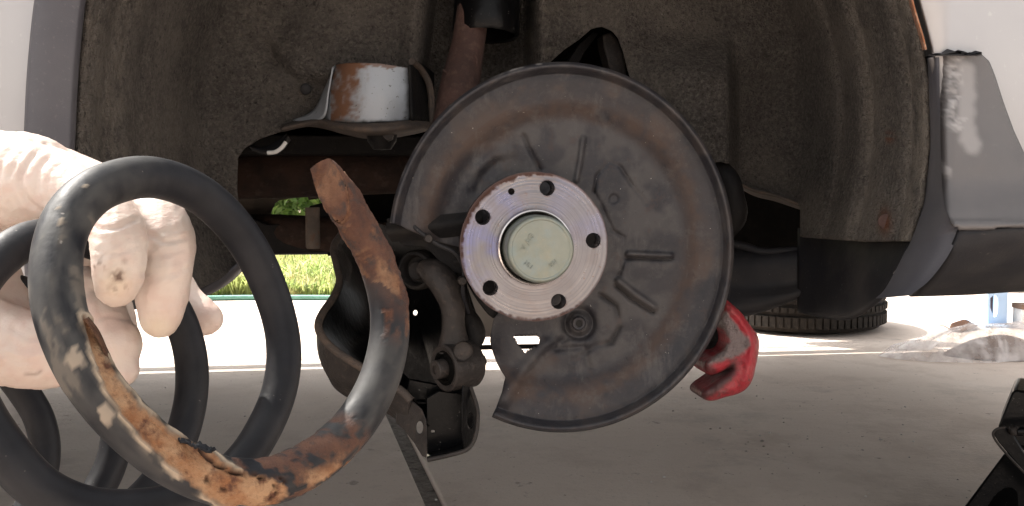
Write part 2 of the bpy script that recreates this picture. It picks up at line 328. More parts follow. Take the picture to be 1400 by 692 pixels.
m = M('concrete', (.54, .445, .38), .9, spec=.25); m.mix(m.noise(2.2, .3, .7, 6, .6), (.60, .515, .45)); m.mix(m.noise(7, .5, .75, 6, .65, seed=4), (.42, .34, .285), .8); m.mix(m.noise(.9, .5, .72, 4, seed=9), (.47, .415, .37), .6)
m.mix(m.noise(140, .62, .72, 3), (.27, .25, .23), .45); m.mix(m.noise(95, .66, .74, 3, seed=7), (.46, .44, .41), .35); m.mix(m.noise(18, .69, .74, 5, seed=12), (.12, .105, .095), .5)
m.mix(m.noise(3.5, .56, .66, 7, .7, seed=21), (.38, .325, .285), .55); m.mix(m.noise(30, .60, .70, 6, .7, seed=23), (.62, .57, .52), .4); m.mix(m.noise(55, .68, .72, 4, seed=25), (.16, .13, .11), .7)
m.bump(m.noise(130, .3, .7, 5), .35, .003); m.bump(m.noise(12, .3, .7, 4, stretch=(1, 3, 1)), .14, .01); CONC = m.done()
m = M('joint_filler', (.22, .19, .165), .95); m.mix(m.noise(90, .4, .65), (.32, .28, .25)); m.mix(m.noise(40, .55, .7), (.07, .06, .05)); m.bump(m.noise(120), .9, .004); JOINT = m.done()
m = M('soil', (.12, .085, .055), .95); m.mix(m.noise(6), (.17, .13, .07)); SOIL = m.done()
m = M('grass_blade', (.12, .19, .045), .6); m.mix(m.noise(3, .35, .65), (.22, .235, .085)); m.mix(m.noise(9, .48, .62, seed=3), (.38, .33, .17), .85); m.mix(m.noise(14, .58, .66, seed=8), (.05, .085, .025), .6); GRASS = m.done(Transmission_Weight=0.0)
m = M('shrub_leaf', (.10, .17, .05), .5); m.mix(m.noise(4, .35, .65), (.16, .22, .06)); m.mix(m.noise(9, .55, .7, seed=3), (.40, .28, .24), .7); LEAF = m.done()
m = M('hose_rubber', (.10, .26, .20), .45); m.mix(m.noise(20), (.13, .30, .24)); HOSE = m.done()
m = M('blue_enamel', (.33, .47, .66), .42); m.mix(m.noise(15, .4, .7), (.38, .52, .70)); m.mix(m.noise(90, .66, .74), (.2, .17, .15), .6); BLUE = m.done()
m = M('cardboard', (.15, .095, .066), .85); m.mix(m.noise(25), (.20, .135, .10)); CARD = m.done()
m = M('wall_render', (.27, .245, .20), .9); m.mix(m.noise(5, .35, .65), (.22, .20, .165)); m.mix(m.noise(30, .6, .75), (.12, .11, .09), .5); m.bump(m.noise(60), .4, .003); WALLM = m.done()
m = M('dark_glass', (.012, .014, .016), .08); GLASSM = m.done()
m = M('white_label', (.7, .7, .68), .6); m.mix(m.noise(40, .5, .7), (.6, .58, .56)); WHITE = m.done()
m = M('flake_rust', (.050, .028, .020), .9, spec=.1); m.mix(m.noise(200, .4, .65), (.09, .047, .03)); m.bump(m.noise(300), .5, .001); FLAKE = m.done()
m = M('dusty_underbody', (.085, .070, .060), .9, spec=.15); m.mix(m.noise(30, .4, .65), (.13, .105, .085)); m.mix(m.noise(60, .58, .72), (.10, .045, .028), .7); m.bump(m.noise(90), .4, .002); DUSTU = m.done()
m = M('polished_steel', (.55, .51, .50), .22, 1.0); m.mix(m.noise(60, .5, .7), (.25, .21, .19), .7, r=.5); POLISH = m.done()
m = M('dull_silencer', (.15, .135, .12), .7, .1); m.mix(m.noise(12), (.19, .17, .155)); SILM = m.done()
m = M('stones', (.2, .17, .145), .9); m.mix(m.noise(9), (.6, .56, .52)); STONE = m.done()
def leafy(mt, col, f=.45):
    t = mt.node_tree; N = t.nodes; b = N['Principled BSDF']; o_ = N['Material Output']; tr = N.new('ShaderNodeBsdfTranslucent'); mx = N.new('ShaderNodeMixShader'); mx.inputs[0].default_value = f
    src = b.inputs['Base Color'].links[0].from_socket; g = N.new('ShaderNodeHueSaturation'); g.inputs['Value'].default_value = 2.4; t.links.new(src, g.inputs['Color']); t.links.new(g.outputs[0], tr.inputs[0])
    t.links.new(b.outputs[0], mx.inputs[1]); t.links.new(tr.outputs[0], mx.inputs[2]); t.links.new(mx.outputs[0], o_.inputs[0])
leafy(GRASS, 0); leafy(LEAF, 0)
m = M('shade_rubber_black', (.004, .0038, .0036), .95, spec=.04); m.mix(m.noise(60, .5, .8), (.009, .008, .007)); m.bump(m.noise(120), .3, .002); SHADE_RUBBER = m.done()  # black colour stands for shade in the openings; also bushing rubber
# clear polythene: mixed see-through and milky
def polythene():
    mt = bpy.data.materials.new('polythene_film'); mt.use_nodes = True; t = mt.node_tree; N = t.nodes; b = N['Principled BSDF']; out = N['Material Output']
    b.inputs['Base Color'].default_value = (.80, .74, .72, 1); b.inputs['Roughness'].default_value = .10
    n = N.new('ShaderNodeTexNoise'); n.inputs['Scale'].default_value = 24; n.inputs['Detail'].default_value = 6; tc = N.new('ShaderNodeTexCoord'); t.links.new(tc.outputs['Object'], n.inputs['Vector'])
    r = N.new('ShaderNodeMapRange'); r.inputs['From Min'].default_value = .35; r.inputs['From Max'].default_value = .65; r.inputs['To Min'].default_value = .22; r.inputs['To Max'].default_value = .66; t.links.new(n.outputs[0], r.inputs[0])
    tr = N.new('ShaderNodeBsdfTransparent'); mx = N.new('ShaderNodeMixShader'); t.links.new(r.outputs[0], mx.inputs[0]); t.links.new(tr.outputs[0], mx.inputs[1]); t.links.new(b.outputs[0], mx.inputs[2]); t.links.new(mx.outputs[0], out.inputs[0])
    bp = N.new('ShaderNodeBump'); bp.inputs['Strength'].default_value = .5; bp.inputs['Distance'].default_value = .01; t.links.new(n.outputs[0], bp.inputs['Height']); t.links.new(bp.outputs[0], b.inputs['Normal'])
    return mt
FILM = polythene()

# ================================================================== SETTING: driveway, lawn
J0, J1 = G(548, 590), G(596, 692)
jd = (J1 - J0) / np.linalg.norm(J1 - J0); jp = np.array([jd[1], -jd[0], 0]); 
if jp[0] < 0: jp = -jp
drv = obj('driveway', [(-30, -25, -.0105), (30, -25, -.0105), (30, 60, -.0105), (-30, 60, -.0105)], [(0, 1, 2, 3)], JOINT); tag(drv, kind='structure')
EDGE_Y = 3.85                                        # where the concrete stops on the left
def slab(x0, x1, y0, y1):                            # coordinates across / along the joint
    o0 = J0 * np.array([1, 1, 0]); q = [o0 + jp * a + jd * b for a, b in ((x0, y0), (x1, y0), (x1, y1), (x0, y1))]
    if np.cross(q[1] - q[0], q[2] - q[1])[2] < 0: q = q[::-1]
    v = [tuple(p) for p in q] + [tuple(p - np.array([0, 0, .010])) for p in q]
    o = obj('concrete_slab', v, [(0, 1, 2, 3), (0, 4, 5, 1), (1, 5, 6, 2), (2, 6, 7, 3), (3, 7, 4, 0)], CONC, drv, smooth=False); bevel(o, .004, 2)
gap = .014
# jd points toward the camera (decreasing Y)
for (a, b) in ((-12, -gap), (gap, 5.2), (5.215, 14)):
    ys = [-3.6, -1.0, 14] if a < 0 else [-9.5, -1.35, 14]
    for y0, y1 in zip(ys[:-1], ys[1:]): slab(a, b, y0 + .0015, y1 - .0015)
lawn_v = [(-30, 4.15, .0), (-.55, 4.15, .0), (-.2, 14, .02), (40, 14, .02), (60, 60, .1), (-60, 60, .1)]
lawn = obj('lawn', lawn_v, [tuple(range(6))], SOIL, loc=(-10, 8, 0)); tag(lawn, kind='structure')
# ---- grass blades
def blades(name, n, area, h, wdt, mat, seed):
    r = np.random.RandomState(seed); V = []; Fc = []
    k = 0
    for i in range(n):
        x, y = area(r); a = r.uniform(0, 6.28); hh = h * r.uniform(.3, 1.0) * (.45 + 1.1 * float(vn(x * 2.2 + 40, y * 2.2 + 40, 9))); ln = r.uniform(.1, .9) * hh; dx, dy = math.cos(a), math.sin(a); b = r.uniform(0, 6.28); wx, wy = math.cos(b) * wdt, math.sin(b) * wdt
        V += [(x - wx, y - wy, -.01), (x + wx, y + wy, -.01), (x + wx * .8 + dx * ln * .35, y + wy * .8 + dy * ln * .35, hh * .6), (x - wx * .8 + dx * ln * .35, y - wy * .8 + dy * ln * .35, hh * .6), (x + dx * ln, y + dy * ln, hh * (1 - .25 * ln / hh))]
        Fc += [(k, k + 1, k + 2, k + 3), (k + 3, k + 2, k + 4)]; k += 5
    return V, Fc
def area1(r):
    y = 4.1 + 5.5 * r.rand() ** 1.8; return r.uniform(-.62, -.03 if y > 9 else -.14) * y * 1.0 - .02, y
v, f = blades('g', 15000, area1, .17, .0055, GRASS, 3)
tag(obj('grass', v, f, GRASS, smooth=False, loc=(-2, 6, 0)), 'bright sunlit grass growing beyond the far edge of the concrete', 'grass', kind='stuff')
# ---- loose shrubs behind the grass
def shrub(cx, cy, rx, rz, n, seed):
    r = np.random.RandomState(seed); V = []; Fc = []; k = 0
    for i in range(n):
        p = r.normal(size=3); p /= np.linalg.norm(p) + 1e-9; p *= r.rand() ** .4 * (.75 + .4 * vn(p[0] * 3 + 9, p[2] * 3 + 5, seed)); c = np.array([cx + p[0] * rx, cy + p[1] * rx * .7, rz * .9 + p[2] * rz])
        if c[2] < 0: c[2] = abs(c[2]) * .4
        a = r.normal(size=3); a /= np.linalg.norm(a); b = np.cross(a, r.normal(size=3)); b /= np.linalg.norm(b); l, wd = r.uniform(.05, .10), r.uniform(.018, .03)
        V += [c - a * l, c + b * wd, c + a * l, c - b * wd]; Fc.append((k, k + 1, k + 2, k + 3)); k += 4
    return V, Fc
for i, (cx, cy, rx, rz, n) in enumerate(((-2.45, 9.6, .75, .62, 2600), (-3.5, 10.4, .85, .75, 2600), (-1.35, 10.8, .7, .55, 2200), (-4.9, 10.0, .9, .8, 2400))):
    lab = ['leafy shrub behind the grass, seen through the gap beneath the wheel arch', 'taller leafy shrub further left behind the grass', 'low leafy shrub behind the grass nearest the hub', 'wide leafy shrub at the far left behind the grass'][i]
    t = thing('shrub', lab, 'shrub', (cx, cy, 0), 'shrubs behind the grass'); v, f = shrub(cx, cy, rx, rz, n, i + 3); obj('foliage', v, f, LEAF, t, smooth=False)
    for k in range(3):
        a = k * 2.1 + i; tube('stem', [(cx, cy, -.02), (cx + .1 * math.cos(a), cy + .1 * math.sin(a), rz * .6), (cx + .3 * rx * math.cos(a), cy + .3 * rx * math.sin(a), rz * 1.3)], [.02, .015, .006], BROWN, t, 6)
# ---- stones and grit on the concrete
V = []; Fc = []; k = 0
for i in range(95):
    if i < 70: px, py = rng.uniform(860, 1330), rng.uniform(520, 690)
    else: px, py = rng.uniform(120, 760), rng.uniform(520, 690)
    if i < 30: px, py = rng.normal(1085, 70), rng.normal(610, 18)
    c = G(px, py); s = rng.uniform(.0010, .0028) * (1.5 if rng.rand() < .1 else 1)
    ring = [c + np.array([math.cos(a) * s * rng.uniform(.7, 1.3), math.sin(a) * s * rng.uniform(.7, 1.3), .0]) for a in np.arange(6) * math.pi / 3]
    V += ring + [q * 1 + np.array([0, 0, s * .6]) - (q - c) * .3 for q in ring] + [c + np.array([0, 0, s * .9])]
    for j in range(6): Fc += [(k + j, k + (j + 1) % 6, k + 6 + (j + 1) % 6, k + 6 + j), (k + 6 + j, k + 6 + (j + 1) % 6, k + 12)]
    k += 13
tag(obj('grit', V, Fc, STONE, smooth=False, loc=(.5, 1.8, 0)), 'small grit and crumbs scattered on the shaded concrete', 'grit', kind='stuff')
# ================================================================== CAR
car = thing('car', 'silver car with one wheel removed, showing the bare hub, dust shield and wheel arch', 'car', (HC[0], HC[1], 0))
# ---- arch outline in car coordinates
ARCH_PX = [(112, 430), (103, 380), (99, 320), (98, 250), (101, 200), (106, 100), (116, 0), (135, -100), (190, -220), (300, -330), (480, -410), (700, -436), (900, -410), (1080, -330), (1185, -200), (1228, -90), (1246, 0), (1263, 60), (1271, 110), (1273, 200), (1264, 280), (1243, 340), (1212, 400)]
AD = -.085
arch_px = [tuple(q) for q in spl(ARCH_PX, 90)]
arch_uz = [(lambda t: (float(t[0]), float(t[2])))(toL(C(x, y, AD))) for x, y in arch_px]
CARW = 1.97
ZB = .385
def prof_poly(zb=ZB, zr=.46):
    a = arch_uz
    top = [(1.36, .62), (1.35, .92), (1.3, 1.06), (-3.3, 1.02), (-3.45, .9), (-3.5, .6), (-3.48, zb)]
    q_ = [q for q in a if q[1] > zb + .004]
    while q_[-1][1] < zr + .004: q_.pop()
    return [(q_[0][0] - .004, zb)] + q_ + [(q_[-1][0] + .01, zr), (1.34, zr)] + top
side = prof_poly()
def bodyd(u, z): return AD - .012 + .35 * (np.asarray(z) - .72) ** 2 * .25 + .0 * np.asarray(u)
mapside = lambda sgn: (lambda U, Z, D: np.array([HC[0], HC[1], 0]) + U[:, None] * UD + (D if sgn > 0 else CARW - .17 - D)[:, None] * NI + Z[:, None] * ZU)
v, f, _, _ = field(side, [], .022, bodyd, mapside(1)); o = obj('body_side', v, f, PAINT, car); solid(o, .004, 0); o['label'] = 'silver painted body side facing the camera'
v, f, _, _ = field(prof_poly(.485, .485), [], .05, bodyd, mapside(-1)); o = obj('body_side', v, f, PAINT, car); solid(o, .004, 0)
# bonnet / deck / roof shell
st = [(1.35, .46), (1.35, .92), (1.3, 1.06), (1.26, 1.07), (-3.25, 1.03), (-3.44, .9), (-3.49, .62), (-3.47, ZB)]
rows = [[L(u, AD - .012, z), L(u, .3, z + .012), L(u, CARW - .17 - .3, z + .012), L(u, CARW - .17 - AD + .012, z)] for u, z in st]
V = np.array([p for r in rows for p in r]); o = obj('body_shell', V, grid_faces(len(rows), 4), PAINT, car, smooth=False)
# greenhouse
gp = [(1.25, 1.065), (.85, 1.50), (-.2, 1.55), (-1.3, 1.55), (-2.15, 1.065)]
A = [L(u, .02 + .20 * (z - 1.06) / .5, z) for u, z in gp]; B = [L(u, CARW - .19 - .20 * (z - 1.06) / .5, z) for u, z in gp]
obj('roof', [A[1], A[2], A[3], B[3], B[2], B[1]], [(0, 1, 2, 3, 4, 5)], PAINT, car, smooth=False)
obj('side_window', A, [tuple(range(5))], GLASSM, car, smooth=False); obj('side_window', B, [tuple(range(5))[::-1]], GLASSM, car, smooth=False)
obj('rear_window', [A[0], A[1], B[1], B[0]], [(0, 1, 2, 3)], GLASSM, car, smooth=False); obj('windscreen', [A[3], A[4], B[4], B[3]], [(0, 1, 2, 3)], GLASSM, car, smooth=False)
# floor and wheel housing of the far side
box('floor_pan', L(-1.05, (CARW - .17) / 2 + .21, .545), (2.35, (CARW - .17) / 2 - .17, .012), DARK, car, CAX)
box('wheel_housing', L(0, CARW - .50, .75), (.42, .006, .22), DARK, car, CAX); box('wheel_housing', L(0, CARW - .27, .965), (.42, .23, .006), DARK, car, CAX)
box('rear_bumper', L(1.20, CARW + .03, .40), (.20, .03, .10), BLACKP, car, CAX, .01)  # added unseen piece, extends the ground shadow at the right
box('rear_panel', L(1.335, (CARW - .17) / 2, .62), (.01, (CARW - .17) / 2 + .06, .235), BLACKP, car, CAX)
box('sill', L(-1.9, CARW - .17 + .03, .51), (1.5, .05, .03), BLACKP, car, CAX, .01); box('shadow_skirt', L(-1.0, CARW - .10, .335), (2.35, .012, .035), BLACKP, car, CAX, .004)  # the skirt is an added unseen strip that shapes the shadow edge
V, Fc = loft([[L(-3.2, CARW - .02, .300), L(-.4, CARW - .02, .300), L(1.34, CARW - .02, .300)], [L(-3.2, CARW - .02, .306), L(-.4, CARW - .02, .306), L(1.34, CARW - .02, .325)]], 3, 20); o = obj('shadow_strip', V, Fc, BLACKP, car); solid(o, .006, 0)  # added unseen strip that casts a thin dark line on the ground
box('sill', L(-1.95, .0, .40), (1.45, .05, .03), BLACKP, car, CAX, .01)
box('rear_bumper', L(.95, CARW - .17 + .04, .50), (.38, .05, .06), BLACKP, car, CAX, .01)

# ---- wheel arch liner (inner wing): one felted sheet
def liner_d(x, y):
    x = np.asarray(x, float); y = np.asarray(y, float)
    rho = np.hypot((x - 688) / 588, (y - 165) / 594)
    rb = np.clip(rho, .3, 1.2); db = -.085 + .76 * (1 / rb - 1) + .004
    pl = .235; k = .045; h = np.clip(.5 + .5 * (pl - db) / k, 0, 1); d = pl * (1 - h) + db * h - k * h * (1 - h)
    lf = sst(600, 400, x); rt = sst(900, 1050, x)
    d += rt * (.010 * gau(rho, .795, .012) - .010 * gau(rho, .835, .014) + .006 * gau(rho, .865, .009) - .005 * gau(rho, .93, .012) + .006 * gau(rho, .955, .008))
    d += lf * (.007 * gau(rho, .935, .010) - .006 * gau(rho, .965, .010) - .008 * gau(rho, .885, .02) + .005 * gau(rho, .855, .012))
    # fold on the right of the inner wall
    d += -.060 * sst(830, 960, x) * (1 - sst(993, 1001, x)) * sst(40, 110, y) * (1 - .0 * y)
    d += .025 * sst(1001, 1012, x) * (1 - sst(1060, 1120, x)) * sst(60, 120, y)
    # tower recess around the damper
    rec = sst(574, 592, x + .10 * (y - 40)) * (1 - sst(716, 742, x)); d += .085 * rec
    d += -.018 * gau(x + .10 * (y - 40), 566, 16) * sst(130, 60, y)
    d += -.012 * gau(x, 742, 14) * sst(120, 60, y)
    # pressed swages on the left inner wall
    d += -.022 * sst(360, 420, x + .5 * (y - 70)) * (1 - sst(470, 575, x)) * sst(150, 90, y) * .8
    d += .010 * np.exp(-(segdist(x, y, [(368, 66), (380, 92), (408, 112), (440, 118)]) / 9) ** 2)
    d += -.005 * np.exp(-(np.hypot(x - 418, y - 122) / 9) ** 2)
    d += .012 * (fbm(x / 90, y / 90, 3) - .5) + .0035 * (fbm(x / 16, y / 16, 8) - .5)
    d += -.006 * gau(x, 850 + .1 * y, 22) * sst(200, 60, y)
    return d
LIN = [(118, 416), (108, 380), (104, 320), (103, 250), (106, 200), (111, 100), (121, 0), (140, -100), (194, -215), (303, -325), (482, -404), (700, -430), (898, -404), (1077, -325), (1181, -197), (1224, -89), (1242, 0), (1259, 60), (1267, 110), (1269, 200), (1260, 280), (1243, 330), (1180, 330), (1096, 324), (1096, 282), (1060, 268), (1030, 262), (1004, 247), (999, 225), (985, 221), (940, 226), (880, 215), (760, 215), (690, 215), (620, 170), (560, 150), (448, 150), (440, 160), (400, 168), (385, 180), (355, 190), (334, 203), (325, 216), (324, 260), (330, 310), (338, 350), (300, 382), (258, 402)]
HOLE = [(738, 102), (752, 84), (774, 66), (792, 54), (808, 40), (822, 36), (836, 42), (845, 52), (852, 72), (858, 96), (866, 118), (840, 130), (780, 125)]
v, f, X, Y = field(LIN, [HOLE], 4.0, liner_d, C)
rho = np.hypot((X - 688) / 588, (Y - 165) / 594)
dust = (sst(.86, .9, rho) * sst(.0, 1, fbm(X / 6, Y / 30, 5) * 1.6 - .35) * .75 * (X < 600)) + (gau(rho, .865, .02) * .55 + sst(.93, .97, rho) * .9 + gau(rho, .80, .015) * .25) * (X > 900) * sst(.3, .6, fbm(X / 8, Y / 26, 6)) \
    + .22 * sst(.45, .75, fbm(X / 60, Y / 60, 12)) + .35 * gau(rho, .78, .035) * (X < 500) * sst(.35, .7, fbm(X / 20, Y / 40, 7)) + .5 * sst(.55, .7, fbm(X / 22, Y / 14, 15)) * gau(X, 740, 28) * (Y < 100)
rust = np.exp(-(np.hypot((X - 1212) / 7, (Y - 303) / 15)) ** 2) * 1.2 + .8 * np.exp(-(np.hypot(X - 1218, Y - 188) / 7) ** 2) * (fbm(X / 4, Y / 4) > .45)
o = obj('wheel_arch_liner', v, f, FELT, car, attrs={'dust': np.clip(dust, 0, 1), 'rust': np.clip(rust, 0, 1)}); solid(o, .004, 0); liner = o
for x, y, r_ in ((418, 122, .0065), (1212, 303, .008), (905, 150, .005)):
    d0 = float(liner_d(np.array([x]), np.array([y]))[0]); lathe('liner_clip', [(.0, .0035), (r_ * .55, .0032), (r_ * .9, .0018), (r_, 0), (r_, -.006)], C(x, y, d0 - .002), CAM - C(x, y, d0), RUSTT if x > 1000 else BLACKP, car, 18)
# small bracket edge and panels seen through the slot
cplate('bracket', [(823, 48), (836, 44), (846, 56), (853, 76), (858, 112), (842, 112), (832, 90), (826, 66)], .265, .03, FORGED, car, bev=.002)
cplate('bracket', [(752, 120), (790, 62), (812, 44), (818, 46), (800, 70), (772, 122)], .30, .008, DARK, car)
cplate('inner_panel', [(560, -60), (900, -60), (900, 180), (560, 180)], .42, .01, SHADE_RUBBER, car)  # near-black sheet holding the shade behind the slot

# ---- arch trim strip on the left and over the top
def along(px, off_mm, d):                            # offset outward from the arch centre
    c = np.array([688, 165.]); out = []
    for x, y in px:
        r = np.array([x, y]) - c; n = r / np.linalg.norm(r); q = np.array([x, y]) + n * off_mm; out.append(C(q[0], q[1], d))
    return out
tp = [p for p in spl(ARCH_PX, 120) if not (p[0] > 700 and p[1] > -40)]
rows = [along(tp, 4, AD + .025), along(tp, -1, AD + .004), along(tp, -1, AD - .012), along(tp, 4, AD - .021), along(tp, 12, AD - .024), along(tp, 40, AD - .0265), along(tp, 62, AD - .024), along(tp, 68, AD - .018), along(tp, 70, AD - .006)]
V, Fc = loft(rows, 41, 110); o = obj('arch_trim', V, Fc, TRIM, car)
# exposed rusty lip of the arch on the right, above the bumper
lp = [p for p in spl(ARCH_PX, 200) if p[0] > 1100 and p[1] < 72]
nzl = [2.2 * float(vn(q[1] * .25, 3, 4)) for q in lp]
rows = [along(lp, -4, AD + .012), along(lp, -2, AD - .004), along(lp, 0, AD - .013), along(lp, 2.6, AD - .0135)]
V, Fc = loft(rows, 10, 60); obj('arch_lip', V, Fc, EDGER, car)['label'] = 'rusty orange bare edge of the wheel arch'

# ---- rear bumper corner
BU = [(1272, 79), (1284, 74), (1312, 73), (1340, 75), (1350, 84), (1358, 104), (1370, 142), (1384, 180), (1400, 214), (1412, 226), (1440, 236), (1640, 250), (1640, 300), (1500, 304), (1400, 309), (1350, 312), (1312, 314), (1299, 303), (1290, 284), (1286, 250), (1285, 190), (1283, 120)]
BU = [tuple(p) for p in BU]
def bu_d(x, y):
    d = AD - .018 - .016 * sst(90, 250, y) - .028 * sst(230, 312, y) ** 1.6 + .012 * gau(x, 1283, 10) - .008 * gau(y, 309, 5)
    d += .010 * sst(1320, 1420, x) * (1 - sst(150, 300, y)) + .0012 * (fbm(x / 30, y / 30, 3) - .5)
    sc = np.exp(-(segdist(x, y, [(1290, 92), (1300, 120), (1290, 150)]) / 14) ** 2); d += .004 * sc * (fbm(x / 7, y / 5, 5) - .5)
    return d
v, f, X, Y = field(BU, [], 3.0, bu_d, C)
sd = segdist(X, Y, [(1302, 92), (1303, 150), (1310, 165)]); s1 = sst(22, 8, sd + 14 * (fbm(X / 12, Y / 12, 2) - .5)) * sst(.25, .75, fbm(X / 7, Y / 4, 4))
s2 = sst(17, 5, segdist(X, Y, [(1318, 96), (1321, 130), (1318, 160), (1322, 190), (1328, 200)]) + 6 * (fbm(X / 12, Y / 12, 9) - .5)); s3 = .5 * sst(10, 4, segdist(X, Y, [(1287, 225), (1296, 236)]) + 8 * (fbm(X / 5, Y / 5, 1) - .3))
o = obj('rear_bumper', v, f, BUMPER, car, attrs={'scuff': np.clip(np.maximum(np.maximum(s1 * .75, s2 * .5), s3), 0, 1)}); solid(o, .004, 0); bum = o
o['label'] = 'grey plastic rear bumper corner with a pale scuffed patch'
# lip returning into the arch
e_out = [(1284, 78), (1285, 140), (1286, 200), (1288, 255), (1294, 290), (1306, 309), (1312, 316), (1296, 350), (1270, 384), (1244, 404)]
e_in = [(1270, 80), (1272, 140), (1273, 200), (1267, 265), (1258, 300), (1248, 330), (1240, 345), (1226, 372), (1212, 396), (1200, 408)]
ro = [C(x, y, AD - .018 - .016 * float(sst(90, 250, y)) - .03 * float(sst(230, 312, y))) for x, y in e_out]; rm = [C((a[0] + b[0]) / 2 + 1, (a[1] + b[1]) / 2, AD - .014 - .03 * float(sst(230, 330, a[1]))) for a, b in zip(e_out, e_in)]
ri = [C(x, y, AD + .004) for x, y in e_in]; rii = [C(x - 3, y, AD + .03) for x, y in e_in]
V, Fc = loft([ro, rm, ri, rii], 22, 60); o = obj('bumper_flange', V, Fc, TRIM, car)
# dark underside roll of the bumper
r0 = [C(x, y, AD - .066) for x, y in ((1311, 315), (1350, 313), (1400, 310), (1500, 305), (1640, 301))]
r1 = [C(x, y, AD - .060) for x, y in ((1298, 345), (1345, 336), (1400, 332), (1500, 326), (1640, 320))]
r2 = [C(x, y, AD - .030) for x, y in ((1272, 380), (1335, 374), (1400, 370), (1500, 362), (1640, 355))]
r3 = [C(x, y, AD + .03) for x, y in ((1246, 403), (1330, 400), (1400, 395), (1500, 388), (1640, 380))]
r4 = [C(x, y, AD + .16) for x, y in ((1240, 392), (1330, 390), (1400, 386), (1500, 380), (1640, 374))]
V, Fc = loft([r0, r1, r2, r3, r4], 26, 30); o = obj('bumper_valance', V, Fc, BLACKP, car); solid(o, .004, 0)
# torn tape left on the bumper's top edge
V = []; Fc = []
r = np.random.RandomState(4)
for i in range(13):
    x0 = r.uniform(1276, 1332); k = len(V); hgt = r.uniform(1.5, 9) * r.rand() ** .5; wd_ = r.uniform(3, 16); tl = r.uniform(-6, 6); z_ = [r.uniform(-.012, .006) for _ in range(5)]
    q = [(x0 - wd_, 76), (x0 + wd_, 75.5), (x0 + wd_ * .8 + tl, 74.5 - hgt * .5), (x0 + tl * 1.4, 75 - hgt), (x0 - wd_ * .6 + tl, 75 - hgt * .35)]
    V += [C(a, b, AD - .016 + zz) for (a, b), zz in zip(q, z_)]; Fc += [(k, k + 1, k + 2), (k, k + 2, k + 4), (k + 4, k + 2, k + 3)]
o = obj('torn_tape', V, Fc, BLACKP, car, smooth=False); solid(o, .0008, 0)

# ---- lower rear panels below the liner on the right
r0 = [C(1092, 312, .225), C(1130, 314, .175), C(1180, 316, .085), C(1230, 317, -.012), C(1252, 318, -.05)]
r1 = [C(1092, 362, .208), C(1130, 370, .155), C(1177, 374, .068), C(1218, 366, -.018), C(1237, 352, -.052)]
r2 = [C(1092, 420, .205), C(1122, 427, .155), C(1162, 430, .075), C(1198, 410, .0), C(1219, 386, -.04)]
r3 = [C(1092, 423, .215), C(1122, 430, .165), C(1162, 433, .085), C(1198, 413, .01), C(1218, 390, -.03)]
V, Fc = loft([r0, r1, r2, r3], 40, 40); o = obj('mud_flap', V, Fc, BLACKP, car); solid(o, .004, 0); o['label'] = 'black plastic liner section below the felt lining'
r0 = [C(985, 335, .30), C(1040, 340, .29), C(1098, 338, .26)]; r1 = [C(985, 347, .24), C(1040, 349, .235), C(1098, 346, .215)]; r2 = [C(985, 390, .235), C(1040, 390, .23), C(1098, 386, .21)]; r3 = [C(985, 436, .235), C(1040, 424, .23), C(1098, 404, .21)]; r4 = [C(985, 430, .4), C(1040, 418, .4), C(1098, 400, .4)]
V, Fc = loft([r0, r1, r2, r3, r4], 30, 24); o = obj('lower_panel', V, Fc, BLACKP, car); solid(o, .004, 0)
tube('ledge', [C(985, 331, .26), C(1020, 338, .245), C(1045, 344, .235), C(1098, 341, .225)], [.006, .006, .005, .005], BLACKP, car, 10, 20)
cplate('inner_panel', [(960, 225), (1110, 250), (1110, 345), (960, 345)], .52, .01, SHADE_RUBBER, car)  # near-black sheet holding the shade inside the right opening
r0 = [C(998, 244, .235), C(1030, 260, .235), C(1060, 267, .235), C(1096, 281, .225)]; r1 = [C(998, 247, .30), C(1030, 266, .30), C(1060, 274, .30), C(1096, 286, .28)]
V, Fc = loft([r0, r1], 6, 20); o = obj('opening_rim', V, Fc, BROWN, car); solid(o, .003, 0)
V, Fc, _ = tube_vf([C(980, 225, .20), C(996, 245, .19), C(1003, 270, .185), C(1004, 296, .19), C(990, 322, .20)], [.010, .013, .013, .015, .010], 12, True, None, 20); obj('knuckle', V, Fc, DARK, car)
# pale strip standing for the bright glint of a sunlit gap
V, Fc = loft([[C(1222, 374, -.046), C(1235, 357, -.060), C(1244, 340, -.070)], [C(1226, 378, -.052), C(1240, 360, -.066), C(1248, 342, -.074)]], 4, 10); o = obj('sunlit_glint', V, Fc, None, car); o.data.materials.append(STONE); solid(o, .002, 0)

# ---- spring seat cup
lt = [(436, 158, .20), (446, 128, .19), (458, 96, .185)]
cols = [[(430, 160, .235), (442, 128, .228), (458, 92, .225)], [(452, 166, .175), (454, 128, .172), (462, 88, .172)], [(480, 168, .150), (482, 128, .147), (484, 86, .148)], [(520, 167, .142), (520, 128, .140), (520, 87, .142)], [(552, 165, .150), (553, 128, .147), (554, 92, .150)], [(562, 164, .160), (561, 128, .157), (559, 90, .160)]]
V, Fc = loft([cmap(c) for c in cols], 60, 40)
px, py, _ = proj(V); nz = fbm(px / 7, py / 7, 3); rs = np.clip(sst(30, 5, segdist(px, py, [(476, 95), (468, 118), (463, 150)]) + 40 * (nz - .5)) , 0, 1) * (px > 452) + .7 * (py < 92 + 12 * (nz - .5)); gr = sst(160, 170, py + 10 * (nz - .5)) + sst(452, 446, px) * .4 + .9 * sst(550, 562, px + 8 * (nz - .5))  # darker toward the bottom and both sides
